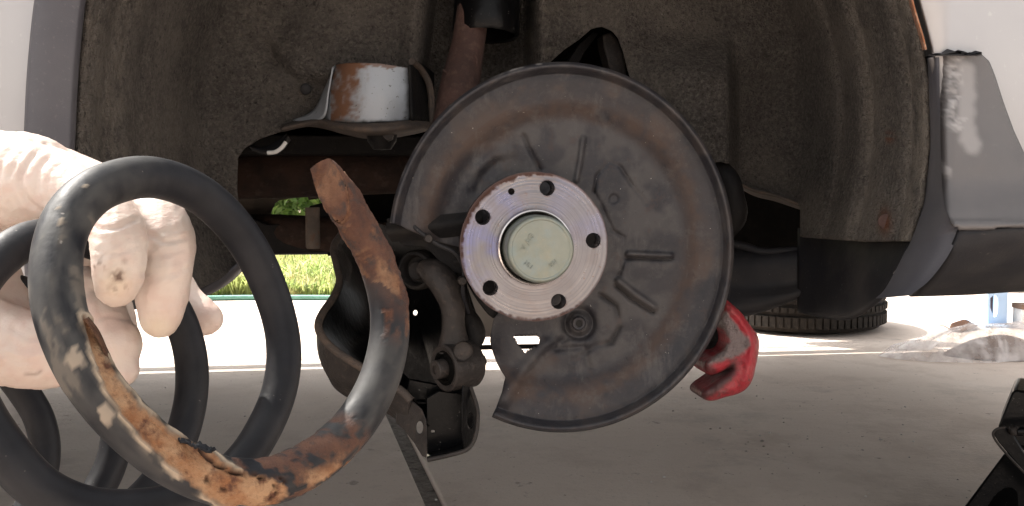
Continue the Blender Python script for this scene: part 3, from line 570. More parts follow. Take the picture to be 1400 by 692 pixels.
obj('spring_seat', V, Fc, SEATM, car, attrs={'rust': np.clip(rs, 0, 1), 'dark_margin': np.clip(gr, 0, 1)}); seat = bpy.data.objects['spring_seat']; solid(seat, .003, 1); V, Fc = loft([cmap([(459, 90, .182), (444, 122, .195), (428, 152, .205), (400, 165, .215)]), cmap([(455, 92, .176), (449, 128, .176), (443, 160, .18), (418, 168, .20)])], 6, 20); o = obj('seat_flank', V, Fc, SEATM, seat); solid(o, .002, 0)
seat['label'] = 'pale zinc spring seat with a rusty left edge'
rows = [cmap([(385, 172, .215), (412, 166, .21), (436, 162, .20), (456, 167, .172), (490, 170, .145), (525, 169, .138), (560, 166, .155), (588, 168, .19)]), cmap([(384, 178, .20), (412, 171, .195), (437, 168, .185), (458, 174, .16), (490, 179, .135), (525, 180, .130), (562, 176, .145), (590, 174, .185)]), cmap([(390, 178, .30), (420, 172, .29), (445, 175, .26), (470, 182, .23), (500, 188, .22), (530, 188, .22), (566, 182, .23), (590, 176, .25)])]
V, Fc = loft(rows, 18, 60); o = obj('seat_flange', V, Fc, BROWN, car); solid(o, .003, 0)
V, Fc = loft([cmap([(559, 90, .152), (562, 165, .155)]), cmap([(572, 86, .20), (586, 168, .20)]), cmap([(592, 100, .27), (592, 170, .27)])], 16, 12); o = obj('seat_bracket', V, Fc, DARK, car); solid(o, .003, 0)
tube('seat_edge', [C(563, 84, .165), C(576, 96, .19), (C(588, 120, .2)), C(591, 170, .2)], .004, BROWN, car, 8, 20)
lathe('bump_stop', [(.0, -.022), (.010, -.021), (.016, -.012), (.0175, 0), (.015, .012), (.012, .02)], C(522, 178, .17), ZU, DARK, car, 20)
lathe('bolt', [(.0, .008), (.005, .008), (.006, .006), (.006, 0)], C(531, 186, .152), -NI, FORGED, car, 8)

# ---- damper
ctop, cbot = C(664, -120, .245), C(657, 42, .235)
da = (ctop - cbot) / np.linalg.norm(ctop - cbot)
lathe('dust_sleeve', [(.035, .0), (.037, -.002), (.0395, .003), (.039, .02), (.0385, .14), (.036, .14), (.035, .14), (.035, .0)], C(664, 47, .238), da, ENAMEL, car, 40)
tube('damper', [C(650, -10, .232), C(640, 60, .225), C(630, 110, .215), C(618, 175, .2)], [.0195, .0195, .0225, .024], RUSTT, car, 28, 30)
lathe('weld_mark', [(.009, .0), (.011, .001), (.012, .0)], C(640, 84, .203), -NI, RUSTT, car, 20)
tube('weld_seam', [C(606, 96, .204), C(640, 118, .196), C(668, 112, .202)], .0016, RUSTT, car, 8, 16)
# ---- dust shield
SCX, SCY, SRX, SRY = 767.0, 338.0, 235.5, 252.5
nr, na = 96, 420
rr = np.concatenate([np.linspace(.22, .93, 76), np.linspace(.935, 1.0, 20)])
Bp = np.array([(0, 222), (134, 224.7), (160, 231), (179, 239.4), (190, 245.5), (210, 246.6), (230, 246.6), (260, 246.2)])
Ap = np.array([(0, 186), (130, 181), (170, 178), (235, 172.5)])
PXs = []; PYs = []; RRs = []
for q in rr:
    Rm = q * 245; b = math.radians(np.interp(Rm, Bp[:, 0], Bp[:, 1]) - 360); a = math.radians(np.interp(Rm, Ap[:, 0], Ap[:, 1])); t = np.linspace(b, a, na)
    PXs.append(SCX + q * SRX * np.cos(t)); PYs.append(SCY - q * SRY * np.sin(t)); RRs.append(np.full(na, q))
X = np.concatenate(PXs); Y = np.concatenate(PYs); Q = np.concatenate(RRs)
TH = np.arctan2(-(Y - SCY) / SRY, (X - SCX) / SRX)
def shield_d(X, Y, Q, TH):
    # inner pan recessed, step, outer flange, rolled lip that stands out toward the camera
    st = .735 + .015 * np.sin(TH * 2 + .5)
    d = .034 + .010 * sst(st + .085, st - .055, Q) - .004 * sst(.80, .93, Q)
    d += -.0135 * sst(.935, .985, Q) + .006 * sst(.985, 1.0, Q)
    g = lambda pts, wd: np.exp(-(segdist(X, Y, pts) / wd) ** 2)
    d += .0042 * g([(716, 186), (726, 208), (738, 232)], 3.6) - .0040 * g([(797, 190), (793, 220), (788, 246)], 3.2)
    d += -.0050 * g([(859, 347), (916, 350)], 3.2) + .0050 * g([(857, 353), (918, 354)], 2.8)
    d += -.0055 * g([(846, 384), (868, 402), (894, 420)], 4) + .0060 * g([(842, 391), (864, 410), (893, 427)], 3)
    lp = [(812, 262), (816, 240), (832, 222), (848, 228), (862, 250), (884, 278)]; br = .35 + 1.1 * sst(.3, .7, fbm(X / 22, Y / 22, 41)); d += .0028 * br * g(lp, 2.6)
    d += .0026 * br * g([(812, 262), (826, 290), (838, 315), (852, 325), (854, 350), (846, 378)], 2.6)
    d += .0035 * sst(9, 5, np.hypot(X - 839, Y - 272)) * .6
    # boss with a hole, and the pressed pocket round it
    rb = np.hypot(X - 791, Y - 442); d += .006 * gau(rb, 19, 5) - .004 * sst(15, 10, rb) + .012 * sst(5.5, 4.0, rb)
    pk = [(822, 404), (842, 418), (847, 446), (836, 468), (812, 474), (785, 492)]; d += .005 * br * g(pk, 3.8)
    d += .0030 * g([(760, 478), (798, 474), (806, 502)], 4) + .004 * g([(655 + 60, 520), (742, 486), (770, 465)], 6)
    d += -.006 * g([(690, 545), (716, 506), (748, 472)], 10)
    d += .004 * g([(680, 222), (660, 240), (652, 262)], 9) - .003 * g([(700, 205), (672, 215), (655, 232)], 8)
    d += .0018 * (fbm(X / 60, Y / 60, 4) - .5) + .0005 * (fbm(X / 8, Y / 8, 9) - .5)
    # plain tongue on the left of the lower end folds back
    d += .010 * sst(-.0, 1, (700 - X) / 45) * sst(400, 450, Y)
    return d
D = shield_d(X, Y, Q, TH); V = C(X, Y, D); Fc = grid_faces(len(rr), na)
nz = fbm(X / 40, Y / 40, 21); nz2 = fbm(X / 9, Y / 9, 22)
rust = gau(Q, .775 + .03 * np.sin(3 * TH) + .05 * (nz - .5), .062) * sst(.2, .6, nz2 * .5 + nz * .5) * .95 + .5 * gau(Q, .86, .03) * sst(.5, .7, nz) * (np.cos(TH - .5) > 0) + .9 * np.exp(-(segdist(X, Y, [(705, 540), (730, 508), (752, 492)]) / 9) ** 2) + .6 * np.exp(-(segdist(X, Y, [(640, 190), (672, 200), (690, 185)]) / 14) ** 2)
rust += .35 * sst(.58, .72, nz) * (Q > .78)
grey = sst(.35, .65, fbm(X / 30, Y / 30, 31)) * sst(.74, .66, Q) + .35 * sst(.5, .7, nz) * (Q > .8)
edge = sst(.988, .995, Q) * sst(.5, .7, fbm(X / 11, Y / 11, 3)) * (TH > 1.5) * sst(.35, .6, fbm(X / 60, Y / 60, 5)) * .7  # bright rim patches paint the lip's highlight at upper left
WIN = [(702, 459), (734, 458), (739, 465), (735, 473), (726, 477), (717, 482), (709, 472)]
keep = ~np.array(inpoly(np.array([X[list(f_)].mean() for f_ in Fc]), np.array([Y[list(f_)].mean() for f_ in Fc]), WIN))
Fc = [f_ for f_, k_ in zip(Fc, keep) if k_]
sh = obj('dust_shield', V, Fc, SHIELD, car, attrs={'rust': np.clip(rust, 0, 1), 'grey': np.clip(grey, 0, 1), 'edge': np.clip(edge, 0, 1)}); solid(sh, .0016, 0)
lathe('grommet', [(.0, .001), (.0034, .001), (.0036, .0025), (.0060, .0030), (.0072, .0015), (.0074, -.001)], C(791, 442, .0385), -NI, SHIELD, sh, 24)
lathe('grommet_hole', [(.0, .0018), (.0033, .0018)], C(791, 442, .0385), -NI, ENAMEL, sh, 16)

# ---- hub
def hp(r, a, d=0): return HC + r * (math.cos(a) * UD + math.sin(a) * ZU) + NI * d
R_H = .0705
def circ(c, r, n=24): return [c + r * (math.cos(2 * math.pi * i / n) * UD + math.sin(2 * math.pi * i / n) * ZU) for i in range(n)]
bolt_a = [math.radians(6 + 72 * k) for k in range(5)]
nout = 160
outer = []
for i in range(nout):
    a = 2 * math.pi * i / nout; chip = .0006 * max(0, vn(i * .33, 2, 5) - .55) * 2.2; outer.append(hp(R_H - chip, a))
holes = [circ(hp(.0565, a), .0073, 28) for a in bolt_a] + [circ(hp(.0565, math.radians(113)), .0032, 16)] + [circ(HC, .0352, 72)]
# dense disc face: rings for the attributes, cut with the hole outlines
def disc_face():
    bm = bmesh.new(); E_ = []
    for lp in [outer] + holes:
        q = [bm.verts.new(tuple(p)) for p in lp]; E_ += [bm.edges.new((q[i], q[(i + 1) % len(q)])) for i in range(len(q))]
    bmesh.ops.triangle_fill(bm, use_beauty=True, edges=E_)
    for _ in range(4):
        le = [e for e in bm.edges if e.calc_length() > .0022]
        if not le: break
        bmesh.ops.subdivide_edges(bm, edges=le, cuts=1); bmesh.ops.triangulate(bm, faces=[f_ for f_ in bm.faces if len(f_.verts) > 3])
    r = bmesh.ops.extrude_face_region(bm, geom=bm.faces[:])
    for g_ in r['geom']:
        if isinstance(g_, bmesh.types.BMVert): g_.co += Vector(NI * .0085)
    bmesh.ops.recalc_face_normals(bm, faces=bm.faces[:]); bm.verts.index_update()
    v_ = np.array([tuple(x.co) for x in bm.verts]); f_ = [[x.index for x in q.verts] for q in bm.faces]; bm.free(); return v_, f_
v, f = disc_face(); u, d_, z = toL(v); z = z - HC[2]; rad = np.hypot(u, z); an = np.arctan2(z, u); nz = fbm(u * 260 + 50, z * 260 + 50, 3)
edgew = .0007 + .0022 * sst(.2, 1, np.cos(an - math.radians(135))) * 1.6 + .0016 * sst(.3, 1, np.cos(an + math.radians(100)))
rust = sst(-.0012, .0010, rad - (R_H - edgew * (.25 + 1.5 * nz))) + (d_ > .0015) * .9
rust = np.maximum(rust, .8 * sst(.0085, .0073, np.min([np.hypot(u - .0565 * math.cos(a), z - .0565 * math.sin(a)) for a in bolt_a], axis=0) - .0022 * (nz - .5)) * (nz > .58) * .6)
blue = gau(an, math.radians(178), .55) * sst(.036, .05, rad) * sst(.25, .6, fbm(u * 60, z * 60 + 9, 6)) + .7 * gau(an, math.radians(118), .3) * sst(.3, .6, fbm(u * 70, z * 70, 8)) + .5 * gau(an, math.radians(20), .22) + .35 * gau(an, math.radians(60), .3)  # bluish wedges paint the conical sheen of the turned face
blue = np.maximum(blue, gau(np.abs(an), math.pi, .5) * sst(.3, .6, fbm(u * 60, z * 60 + 9, 6)))
stain_sheen = sst(.45, .75, fbm(u * 90 + 7, z * 90, 13)) * .8 + .4 * gau(an, math.radians(-70), .7)  # noise stains, plus a lower wedge painting the pinkish sheen
hub = obj('wheel_hub', v, f, HUBM, car, smooth=False, attrs={'rust': np.clip(rust, 0, 1), 'blue': np.clip(blue, 0, 1), 'stain_sheen': np.clip(stain_sheen, 0, 1)})
split(hub)
# threaded bores behind the holes
for a in bolt_a:
    pr = [(.0072 - (.0007 if i % 2 else 0), -.001 - i * .0011) for i in range(18)]
    lathe('bolt_hole', pr, hp(.0565, a, .001), -NI, HUBM, hub, 24)
lathe('screw_hole', [(.0031 - (.0004 if i % 2 else 0), -.0008 - i * .0008) for i in range(10)] + [(.0, -.009)], hp(.0565, math.radians(113), .0005), -NI, FORGED, hub, 16)
lathe('centre_ring', [(.0362, -.004), (.0360, .0030), (.0352, .0060), (.0340, .0066), (.0330, .0054), (.0326, -.02), (.030, -.021)], HC, -NI, POLISH, hub, 90)
lathe('hub_barrel', [(.0, -.0085), (.050, -.0085), (.046, -.02), (.040, -.03), (.040, -.06)], HC, -NI, FORGED, hub, 48)
CAPD = .036
cap = lathe('hub_cap', [(.0307, -.022), (.0307, CAPD - .0045), (.0303, CAPD - .0022), (.0292, CAPD - .0006), (.0278, CAPD), (.0268, CAPD - .0002), (.0262, CAPD - .0007), (.024, CAPD - .0006), (.012, CAPD - .0004), (.0, CAPD - .0003)], HC, -NI, ZINC, hub, 90)
lathe('cap_gap', [(.0306, -.012), (.0327, -.012)], HC, -NI, ENAMEL, hub, 48)
def raised_text(s, name, centre, ang, size, parent, mat_, depth=.0009):
    cu = bpy.data.curves.new('t', 'FONT'); cu.body = s; cu.size = size; cu.extrude = depth; cu.space_character = 1.1; cu.align_x = 'CENTER'; cu.align_y = 'CENTER'; cu.bevel_depth = .0001
    t = bpy.data.objects.new('t', cu); COL.objects.link(t); bpy.context.view_layer.update()
    me = bpy.data.meshes.new_from_object(t.evaluated_get(bpy.context.evaluated_depsgraph_get())); ca, sa = math.cos(ang), math.sin(ang)
    vv = [centre + (p.co.x * ca - p.co.y * sa) * UD + (p.co.x * sa + p.co.y * ca) * ZU - NI * p.co.z for p in me.vertices]; ff = [list(p.vertices) for p in me.polygons]
    bpy.data.objects.remove(t); bpy.data.curves.remove(cu); bpy.data.meshes.remove(me)
    return obj(name, vv, ff, mat_, parent, smooth=False)
cf = lambda px, py: HC - NI * (CAPD - .00025) + (px - 741) * .000665 * UD - (py - 340) * .000665 * ZU
raised_text('V AG', 'embossed_lettering', cf(723, 330), math.radians(58), .0068, cap, ZINC)
raised_text('3R1', 'embossed_lettering', cf(724, 361), math.radians(-38), .0052, cap, ZINC)
raised_text('001', 'embossed_lettering', cf(758, 359), math.radians(42), .0052, cap, ZINC)

# ---- knuckle behind the hub, upper link with its bushings
cplate('knuckle', [(528, 300), (560, 292), (610, 290), (650, 284), (700, 290), (705, 330), (700, 420), (676, 436), (652, 410), (633, 377), (612, 372), (596, 352), (578, 338), (548, 334)], .052, .02, DARK, car, bev=.004, n=60)
kn = bpy.data.objects['knuckle.001']
V, Fc = loft([cmap([(528, 305, .046), (570, 298, .044), (620, 292, .040), (660, 288, .036)]), cmap([(528, 318, .040), (570, 312, .036), (620, 306, .034), (660, 300, .03)]), cmap([(536, 331, .048), (572, 328, .045), (620, 324, .042), (660, 318, .04)])], 12, 20); obj('knuckle_arm', V, Fc, DARK, car)
lathe('arm_bushing', [(.013, -.012), (.020, -.012), (.0205, .004), (.0185, .008), (.016, .009), (.0145, .006), (.0135, -.002), (.0, -.002)], C(572, 369, .075), -NI * .9 - UD * .55, DARK, car, 32)
lathe('bushing_sleeve', [(.0, .010), (.0045, .010), (.0085, .012), (.0095, .010), (.0095, -.01)], C(577, 369, .075), -NI * .9 - UD * .55, DARK, car, 20)
Lk = [C(582, 366, .066), C(596, 374, .055), (C(611, 394, .046)), C(619, 420, .042), C(620, 448, .042), C(621, 478, .044)]
tube('upper_link', Lk, [.0125, .0165, .0165, .0135, .0132, .019], FORGED, car, 24, 40, sq=(1, .8))
V, Fc, _ = tube_vf([C(628, 352, .06), C(630, 380, .062), C(634, 420, .064), C(646, 446, .06), C(648, 462, .058), (C(636, 482, .055))], [.012, .006, .008, .011, .011, .006], 14, True, None, 24); obj('link_web', V, Fc, DARK, car)
bax = UD * .93 - NI * -.05 + ZU * .04; bax = bax / np.linalg.norm(bax) ; bax = (UD * .84 + NI * .52 + ZU * .03); bax /= np.linalg.norm(bax)
bc = C(626, 500, .036)
bh = lathe('bushing_housing', [(.0170, -.0165), (.0205, -.0175), (.0228, -.0160), (.0232, .0150), (.0215, .0175), (.015, .0175), (.015, .016)], bc, bax, FORGED, car, 44)
lathe('rubber_bushing', [(.0172, -.0150), (.0165, -.0166), (.0145, -.0150), (.0130, -.0168), (.0115, -.0150), (.0095, -.017), (.009, -.016)], bc, bax, SHADE_RUBBER, bh, 36)
lathe('bushing_sleeve', [(.0, -.0255), (.0042, -.0255), (.0044, -.0272), (.0082, -.0272), (.0092, -.0262), (.0092, .026), (.0082, .0272), (.0, .0272)], bc, bax, FORGED, bh, 28)
lathe('bolt_head', [(.0, .0315), (.0060, .0315), (.0072, .0300), (.0072, .0262)], bc, bax, FORGED, bh, 6)
lathe('bolt_head', [(.0, .0), (.0085, .0), (.0098, .002), (.0098, .004)], C(633, 480, .012), -NI, FORGED, bh, 20)

tube('sensor_lead', cmap([(556, 300, .036), (575, 318, .030), (598, 334, .028), (622, 346, .026), (634, 368, .03), (633, 400, .034), (640, 428, .05)]), .0021, BLACKP, car, 8, 50)
for x_, y_ in ((586, 326), (632, 384)): lathe('lead_clip', [(.0, .004), (.0035, .004), (.0045, .0025), (.0045, -.004)], C(x_, y_, .028), -NI, FORGED, car, 10)
# ---- lower spring arm (pressed steel dish with a forked end)
rim = [(468, 318, .30), (456, 338, .27), (460, 362, .24), (464, 384, .21), (456, 406, .17), (441, 428, .13), (435, 446, .105), (443, 464, .09), (462, 482, .078), (490, 500, .066), (520, 517, .056), (548, 534, .047), (562, 548, .042)]
bot = [(500, 330, .36), (490, 350, .35), (490, 375, .33), (480, 400, .28), (456, 440, .18), (447, 478, .135), (449, 505, .12), (456, 526, .11), (474, 541, .10), (500, 552, .09), (528, 563, .08), (550, 578, .07), (566, 592, .06)]
deep = [(540, 330, .40), (540, 360, .40), (540, 385, .38), (535, 415, .34), (525, 440, .28), (520, 460, .24), (525, 480, .20), (540, 500, .17), (560, 520, .14), (580, 540, .11), (600, 560, .09), (610, 575, .08), (615, 585, .07)]
V, Fc = loft([cmap(rim), cmap([tuple(.5 * (np.array(a) + np.array(b)) + np.array([-6 if a[1] > 400 else 4, 4, -.0])) for a, b in zip(rim, bot)]), cmap(bot)], 14, 80); o = obj('spring_arm', V, Fc, FORGED, car); solid(o, .003, 0); arm = o
V, Fc = loft([cmap(rim), cmap([tuple(.5 * (np.array(a) + np.array(b)) + np.array([0, 18, .0])) for a, b in zip(rim, deep)]), cmap(deep)], 16, 80); o = obj('arm_dish', V, Fc, ENAMEL, arm); solid(o, .002, 0)
tube('arm_rim', cmap(rim), .0042, BROWN, arm, 10, 90)
# right-hand wall of the dish
cplate('arm_wall', [(500, 300), (590, 330), (640, 395), (655, 440), (652, 520), (600, 545), (555, 535), (530, 500), (520, 420)], .17, .006, ENAMEL, arm, holes=[ell(531, 399, 3.0, 2.6, 10), ell(568, 428, 3, 4, 10)], tilt=(-.0012, 0), bev=0)
# fork: left ear, bridge, right ear
cplate('fork_ear', [(543, 552), (552, 545), (566, 550), (577, 560), (583, 575), (584, 606), (583, 627), (577, 624), (566, 606), (552, 588), (541, 578)], .040, .004, FORGED, arm, holes=[ell(574, 585, 4.6, 9, 18)], tilt=(-.0008, 0), bev=.001)
cplate('fork_bridge', [(583, 545), (600, 535), (640, 540), (652, 560), (651, 590), (642, 612), (584, 626)], .055, .004, ENAMEL, arm, bev=.001, holes=[ell(592, 590, 2.6, 2.6, 10)])
V, Fc = loft([cmap([(584, 628, .022), (612, 622, .022), (640, 614, .024)]), cmap([(584, 622, .055), (612, 616, .055), (640, 606, .055)])], 4, 10); o = obj('fork_floor', V, Fc, ENAMEL, arm); solid(o, .003, 0)
cplate('fork_ear', [(632, 520), (641, 522), (650, 548), (653, 560), (652, 584), (648, 600), (640, 614), (634, 614), (632, 590)], .030, .004, ENAMEL, arm, holes=[ell(643, 575, 4.2, 11, 18)], tilt=(.0012, 0), bev=.001)
tube('fork_edge', cmap([(584, 629, .020), (612, 623, .020), (638, 615, .021), (649, 600, .023), (653, 578, .026), (652, 556, .028), (640, 520, .033)]), .0022, FORGED, arm, 8, 50)
cplate('arm_web', [(560, 520), (612, 530), (640, 520), (648, 545), (600, 552), (572, 552), (556, 536)], .075, .01, ENAMEL, arm, holes=[ell(576, 551 - 3, 9, 2.2, 12), ell(603, 546 - 4, 5, 1.6, 12)], bev=0)

V, Fc = tube_vf([C(600, 418, .62), C(625, 416, .62), C(700, 414, .63), C(780, 412, .64), C(800, 410, .64)], [.035, .052, .056, .054, .035], 28, True, (1.0, 1.0), 24)[:2]; obj('silencer', V, Fc, SILM, car)
tube('strap', [C(590, 476, .75), C(660, 475, .75), C(760, 473, .75)], .0045, DARK, car, 8)
# ---- things under the floor seen through the left opening
tube('exhaust_pipe', [C(250, 238, .52), C(340, 240, .50), C(450, 236, .48), C(600, 230, .48)], [.034, .034, .034, .034], EXH, car, 24, 30)
tube('axle_beam', [C(180, 322, .62), C(330, 316, .60), C(400, 318, .58), C(470, 322, .55), C(560, 330, .52)], [.026, .026, .027, .026, .026], EXH, car, 20, 30)
cplate('beam_bracket', [(322, 282), (350, 300), (366, 306), (422, 306), (422, 282), (450, 275), (470, 300), (470, 345), (330, 348)], .56, .02, DARK, car, bev=.003)
cplate('heat_shield', [(322, 262), (440, 258), (446, 270), (422, 274), (420, 268), (382, 274), (376, 278), (366, 302), (345, 298), (322, 288)], .66, .004, DUSTU, car, bev=.001)
cplate('floor_rail', [(250, 140), (640, 140), (640, 268), (330, 268), (250, 262)], .80, .02, SHADE_RUBBER, car)  # near-black sheets holding the shade behind the left opening
cplate('floor_rail', [(440, 255), (560, 255), (560, 350), (448, 350)], .60, .02, SHADE_RUBBER, car)
lathe('bracket_pin', [(.0, 0), (.009, 0), (.0105, .003), (.0105, .06), (.0, .06)], C(428, 340, .50), ZU, DUSTU, car, 16)
V, Fc = loft([cmap([(338, 196, .27), (360, 200, .26), (380, 192, .25), (392, 182, .25)]), cmap([(340, 200, .25), (362, 208, .24), (384, 202, .23), (394, 186, .24)]), cmap([(345, 206, .28), (365, 212, .28), (386, 206, .28), (398, 192, .28)])], 8, 24); o = obj('wiring_clip', V, Fc, BLACKP, car)
tube('cable', cmap([(366, 209, .235), (376, 208, .232), (385, 202, .23), (391, 194, .23)]), .0024, WHITE, car, 8, 16)
# lower front corner of the wheel arch on the left
V, Fc = loft([cmap([(110, 400, -.07), (180, 408, .06), (258, 400, .15), (300, 380, .19), (338, 350, .22)]), cmap([(110, 418, -.06), (180, 420, .07), (258, 410, .165), (304, 388, .21), (342, 354, .25)]), cmap([(130, 420, .1), (190, 421, .16), (262, 410, .25), (310, 388, .30), (348, 352, .34)])], 12, 30); o = obj('arch_skirt', V, Fc, TRIM, car); solid(o, .003, 0)
box('rocker_closing', L(-.62, .28, .52), (.22, .10, .11), DARK, car, CAX, .01)

# ================================================================== brake caliper hanging behind the shield
cal = thing('brake_caliper', 'red brake caliper with a greasy grey patch, hanging at the dust shield right edge', 'brake caliper', tuple(C(1000, 480, .06)))
def caliper_body():
    out = [(992, 408), (1002, 417), (1014, 428), (1026, 445), (1036, 459), (1038, 472), (1036, 488), (1033, 502), (1030, 516), (1022, 530), (1010, 538), (992, 543), (974, 548), (962, 546), (957, 540), (960, 533), (972, 524), (986, 514), (996, 508), (1000, 503), (990, 507), (976, 513), (966, 511), (961, 503), (962, 495), (970, 488), (984, 480), (992, 470), (990, 455), (984, 440), (986, 420)]
    out = [tuple(q) for q in spl(out + [out[0]], 90)[:-1]]
    def dd(x, y):
        e = segdist(x, y, out + [out[0]]); return .052 - .012 * np.sqrt(np.clip(1 - (1 - np.clip(e / 11, 0, 1)) ** 2, 0, 1)) - .007 * gau(segdist(x, y, [(1004, 425), (1026, 455), (1030, 480), (1020, 520)]), 0, 9) + .004 * sst(1000, 970, x) + .0022 * (fbm(x / 9, y / 9, 3) - .5)
    v, f, X, Y = field(out, [], 1.6, dd, C); nz = fbm(X / 8, Y / 8, 5)
    gp_ = [(992, 428), (1000, 440), (1008, 452), (1020, 462), (1022, 470), (1016, 480), (1000, 486), (982, 492), (968, 497), (990, 480), (1000, 468), (994, 452), (986, 440)]
    gr = inpoly(X, Y, gp_) * 1.0; gr = np.maximum(gr, sst(6, 0, segdist(X, Y, gp_ + [gp_[0]]) + 7 * (nz - .5)))
    so_ = sst(12, 3, segdist(X, Y, [(962, 541), (978, 531), (992, 518), (1000, 508)]) + 6 * (nz - .5)) + .8 * sst(9, 2, segdist(X, Y, [(962, 500), (975, 508)])) + .7 * np.exp(-(np.hypot(X - 1004, Y - 497) / 7) ** 2)  # dark along the claw tips and inside the notch
    o = obj('caliper_bracket', v, f, REDP, cal, attrs={'grease': np.clip(gr, 0, 1), 'dark_claw': np.clip(so_, 0, 1)})
    bm = bmesh.new(); bm.from_mesh(o.data); be = [e for e in bm.edges if e.is_boundary]; r = bmesh.ops.extrude_edge_only(bm, edges=be)
    for g_ in r['geom']:
        if isinstance(g_, bmesh.types.BMVert): g_.co += Vector(NI * .032)
    bmesh.ops.recalc_face_normals(bm, faces=bm.faces[:]); bm.to_mesh(o.data); bm.free(); split(o, 60)
    return o
cb = caliper_body()
V, Fc, _ = tube_vf([C(984, 450, .085), C(978, 470, .085), C(972, 482, .08)], [.014, .012, .010], 12, True, None, 12); obj('slide_pin', V, Fc, DARK, cal)
tube('brake_hose', [C(990, 415, .07), C(992, 380, .10), C(975, 345, .16), C(950, 320, .22)], .005, BLACKP, cal, 10, 20)

# ================================================================== loose tyre lying on the concrete beyond the car
TC = np.array([1.05, 3.24, 0.0]); TR, TH_ = .302, .205
wh = thing('loose_wheel', 'wheel with a worn tyre lying flat on the concrete behind the black wheel arch liner', 'wheel', tuple(TC))
prof = [(.19, .012), (.245, .004), (.280, .012), (.294, .028), (TR - .003, .045), (TR - .003, .066), (TR - .010, .068), (TR - .010, .076), (TR - .002, .078), (TR - .002, .098), (TR - .010, .100), (TR - .010, .108), (TR - .002, .110), (TR - .003, .160), (.294, .178), (.280, .194), (.245, .203), (.20, .192), (.195, .17), (.195, .03)]
tyre = lathe('tyre', prof, TC, ZU, RUBBER, wh, 96, True)
rimo = lathe('rim', [(.20, .182), (.194, .19), (.186, .185), (.18, .12), (.06, .10), (.05, .14), (.0, .14)], TC, ZU, ALLOY, wh, 64)
tb = None
for ring, (zc, hh, nn, rr_) in enumerate(((.046, .018, 76, TR - .0015), (.088, .009, 76, TR - .0005), (.139, .016, 60, TR - .001))):
    mesh0 = None
    for i in range(nn):
        a = 2 * math.pi * (i + .5 * ring) / nn
        if math.sin(a) > .25 and ring < 2 and False: continue
        if math.sin(a) > .3: continue            # the far side faces away from the photograph
        if mesh0 is None:
            wd = math.pi * TR / nn * .74; q, fq = box_vf((rr_ - .002, 0, zc), WAX, (.006, wd, hh)); q = [np.array(p) for p in q]
            tbo = obj('tread_block', [p + ORG[tyre] for p in q], fq, RUBBER, tyre, smooth=False); mesh0 = tbo.data; tbo.rotation_euler = (0, 0, a)
        else:
            c_ = tbo.copy(); COL.objects.link(c_); c_.parent = tyre; c_.rotation_euler = (0, 0, a)

# ================================================================== plastic bag
bgc = G(1354, 494); bag = thing('plastic_bag', 'crumpled clear plastic bag with brown padding, on the concrete near the blue stand', 'plastic bag', tuple(bgc))
bx0 = G(1350, 492)
n, mN = 70, 160
ang = np.linspace(0, 2 * math.pi, mN, endpoint=False); rad = np.linspace(0, 1, n); A_, R_ = np.meshgrid(ang, rad)
out_r = .205 * (.98 + .30 * np.cos(2 * A_) + .10 * np.cos(3 * A_ + .6) + .05 * np.cos(5 * A_ + 2) + .03 * np.sin(9 * A_)) * (1 + .15 * np.exp(-((A_ - math.pi) / .35) ** 2) * 2)
xx = bx0[0] + .03 + out_r * R_ * np.cos(A_); yy = bx0[1] + .05 + out_r * R_ * np.sin(A_) * .72
hgt = .100 * np.clip(1 - R_ ** 2.2, 0, 1) * (1 + .25 * np.cos(A_ + .5) * R_)
fo = np.zeros_like(xx)
rb_ = np.random.RandomState(5)
for q in range(26):                                   # folds of film running in from the rim
    a0, l0, w0 = rb_.uniform(0, 6.28), rb_.uniform(.15, .7), rb_.uniform(.03, .09); da_ = (A_ - a0 - .35 * (R_ - .6) * rb_.uniform(-1, 1) + np.pi) % (2 * np.pi) - np.pi
    fo += rb_.uniform(.4, 1) * np.exp(-(da_ / w0) ** 2) * sst(l0, l0 + .2, R_)
hgt = hgt * (.92 + .12 * vn(xx * 14, yy * 14, 4)) + .016 * fo * (1 - sst(.88, 1, R_)) + .003

V = np.stack([xx, yy, hgt], -1).reshape(-1, 3); o = obj('bag_film', V, grid_faces(n, mN, True), FILM, bag)
v2 = np.stack([bx0[0] + .06 + .145 * R_ * np.cos(A_) * (1 + .1 * np.sin(3 * A_)), bx0[1] + .055 + .085 * R_ * np.sin(A_), .004 + .058 * np.clip(1 - R_ ** 2.0, 0, 1) * (.9 + .2 * vn(np.cos(A_) * R_ * 3 + 5, np.sin(A_) * R_ * 3 + 5, 3))], -1).reshape(-1, 3)
obj('padding', v2, grid_faces(n, mN, True), CARD, bag)
# ---- brown leaf litter beside the bag
lf = thing('dead_leaf', 'curled brown dead leaf on the sunlit concrete behind the bag', 'leaf', tuple(G(1316, 450)))
V, Fc = loft([[G(1298, 452) + ZU * .004, G(1312, 455) + ZU * .004, G(1334, 452) + ZU * .004], [G(1300, 449) + ZU * .016, G(1318, 449) + ZU * .006, G(1336, 450) + ZU * .014], [G(1306, 447) + ZU * .018, G(1320, 446) + ZU * .024, G(1334, 448) + ZU * .008]], 8, 14); o = obj('leaf_blade', V, Fc, FLAKE, lf); solid(o, .001, 0)
tube('leaf_stalk', [G(1298, 452) + ZU * .006, G(1290, 450) + ZU * .012, G(1285, 447) + ZU * .004], .002, BROWN, lf, 6)

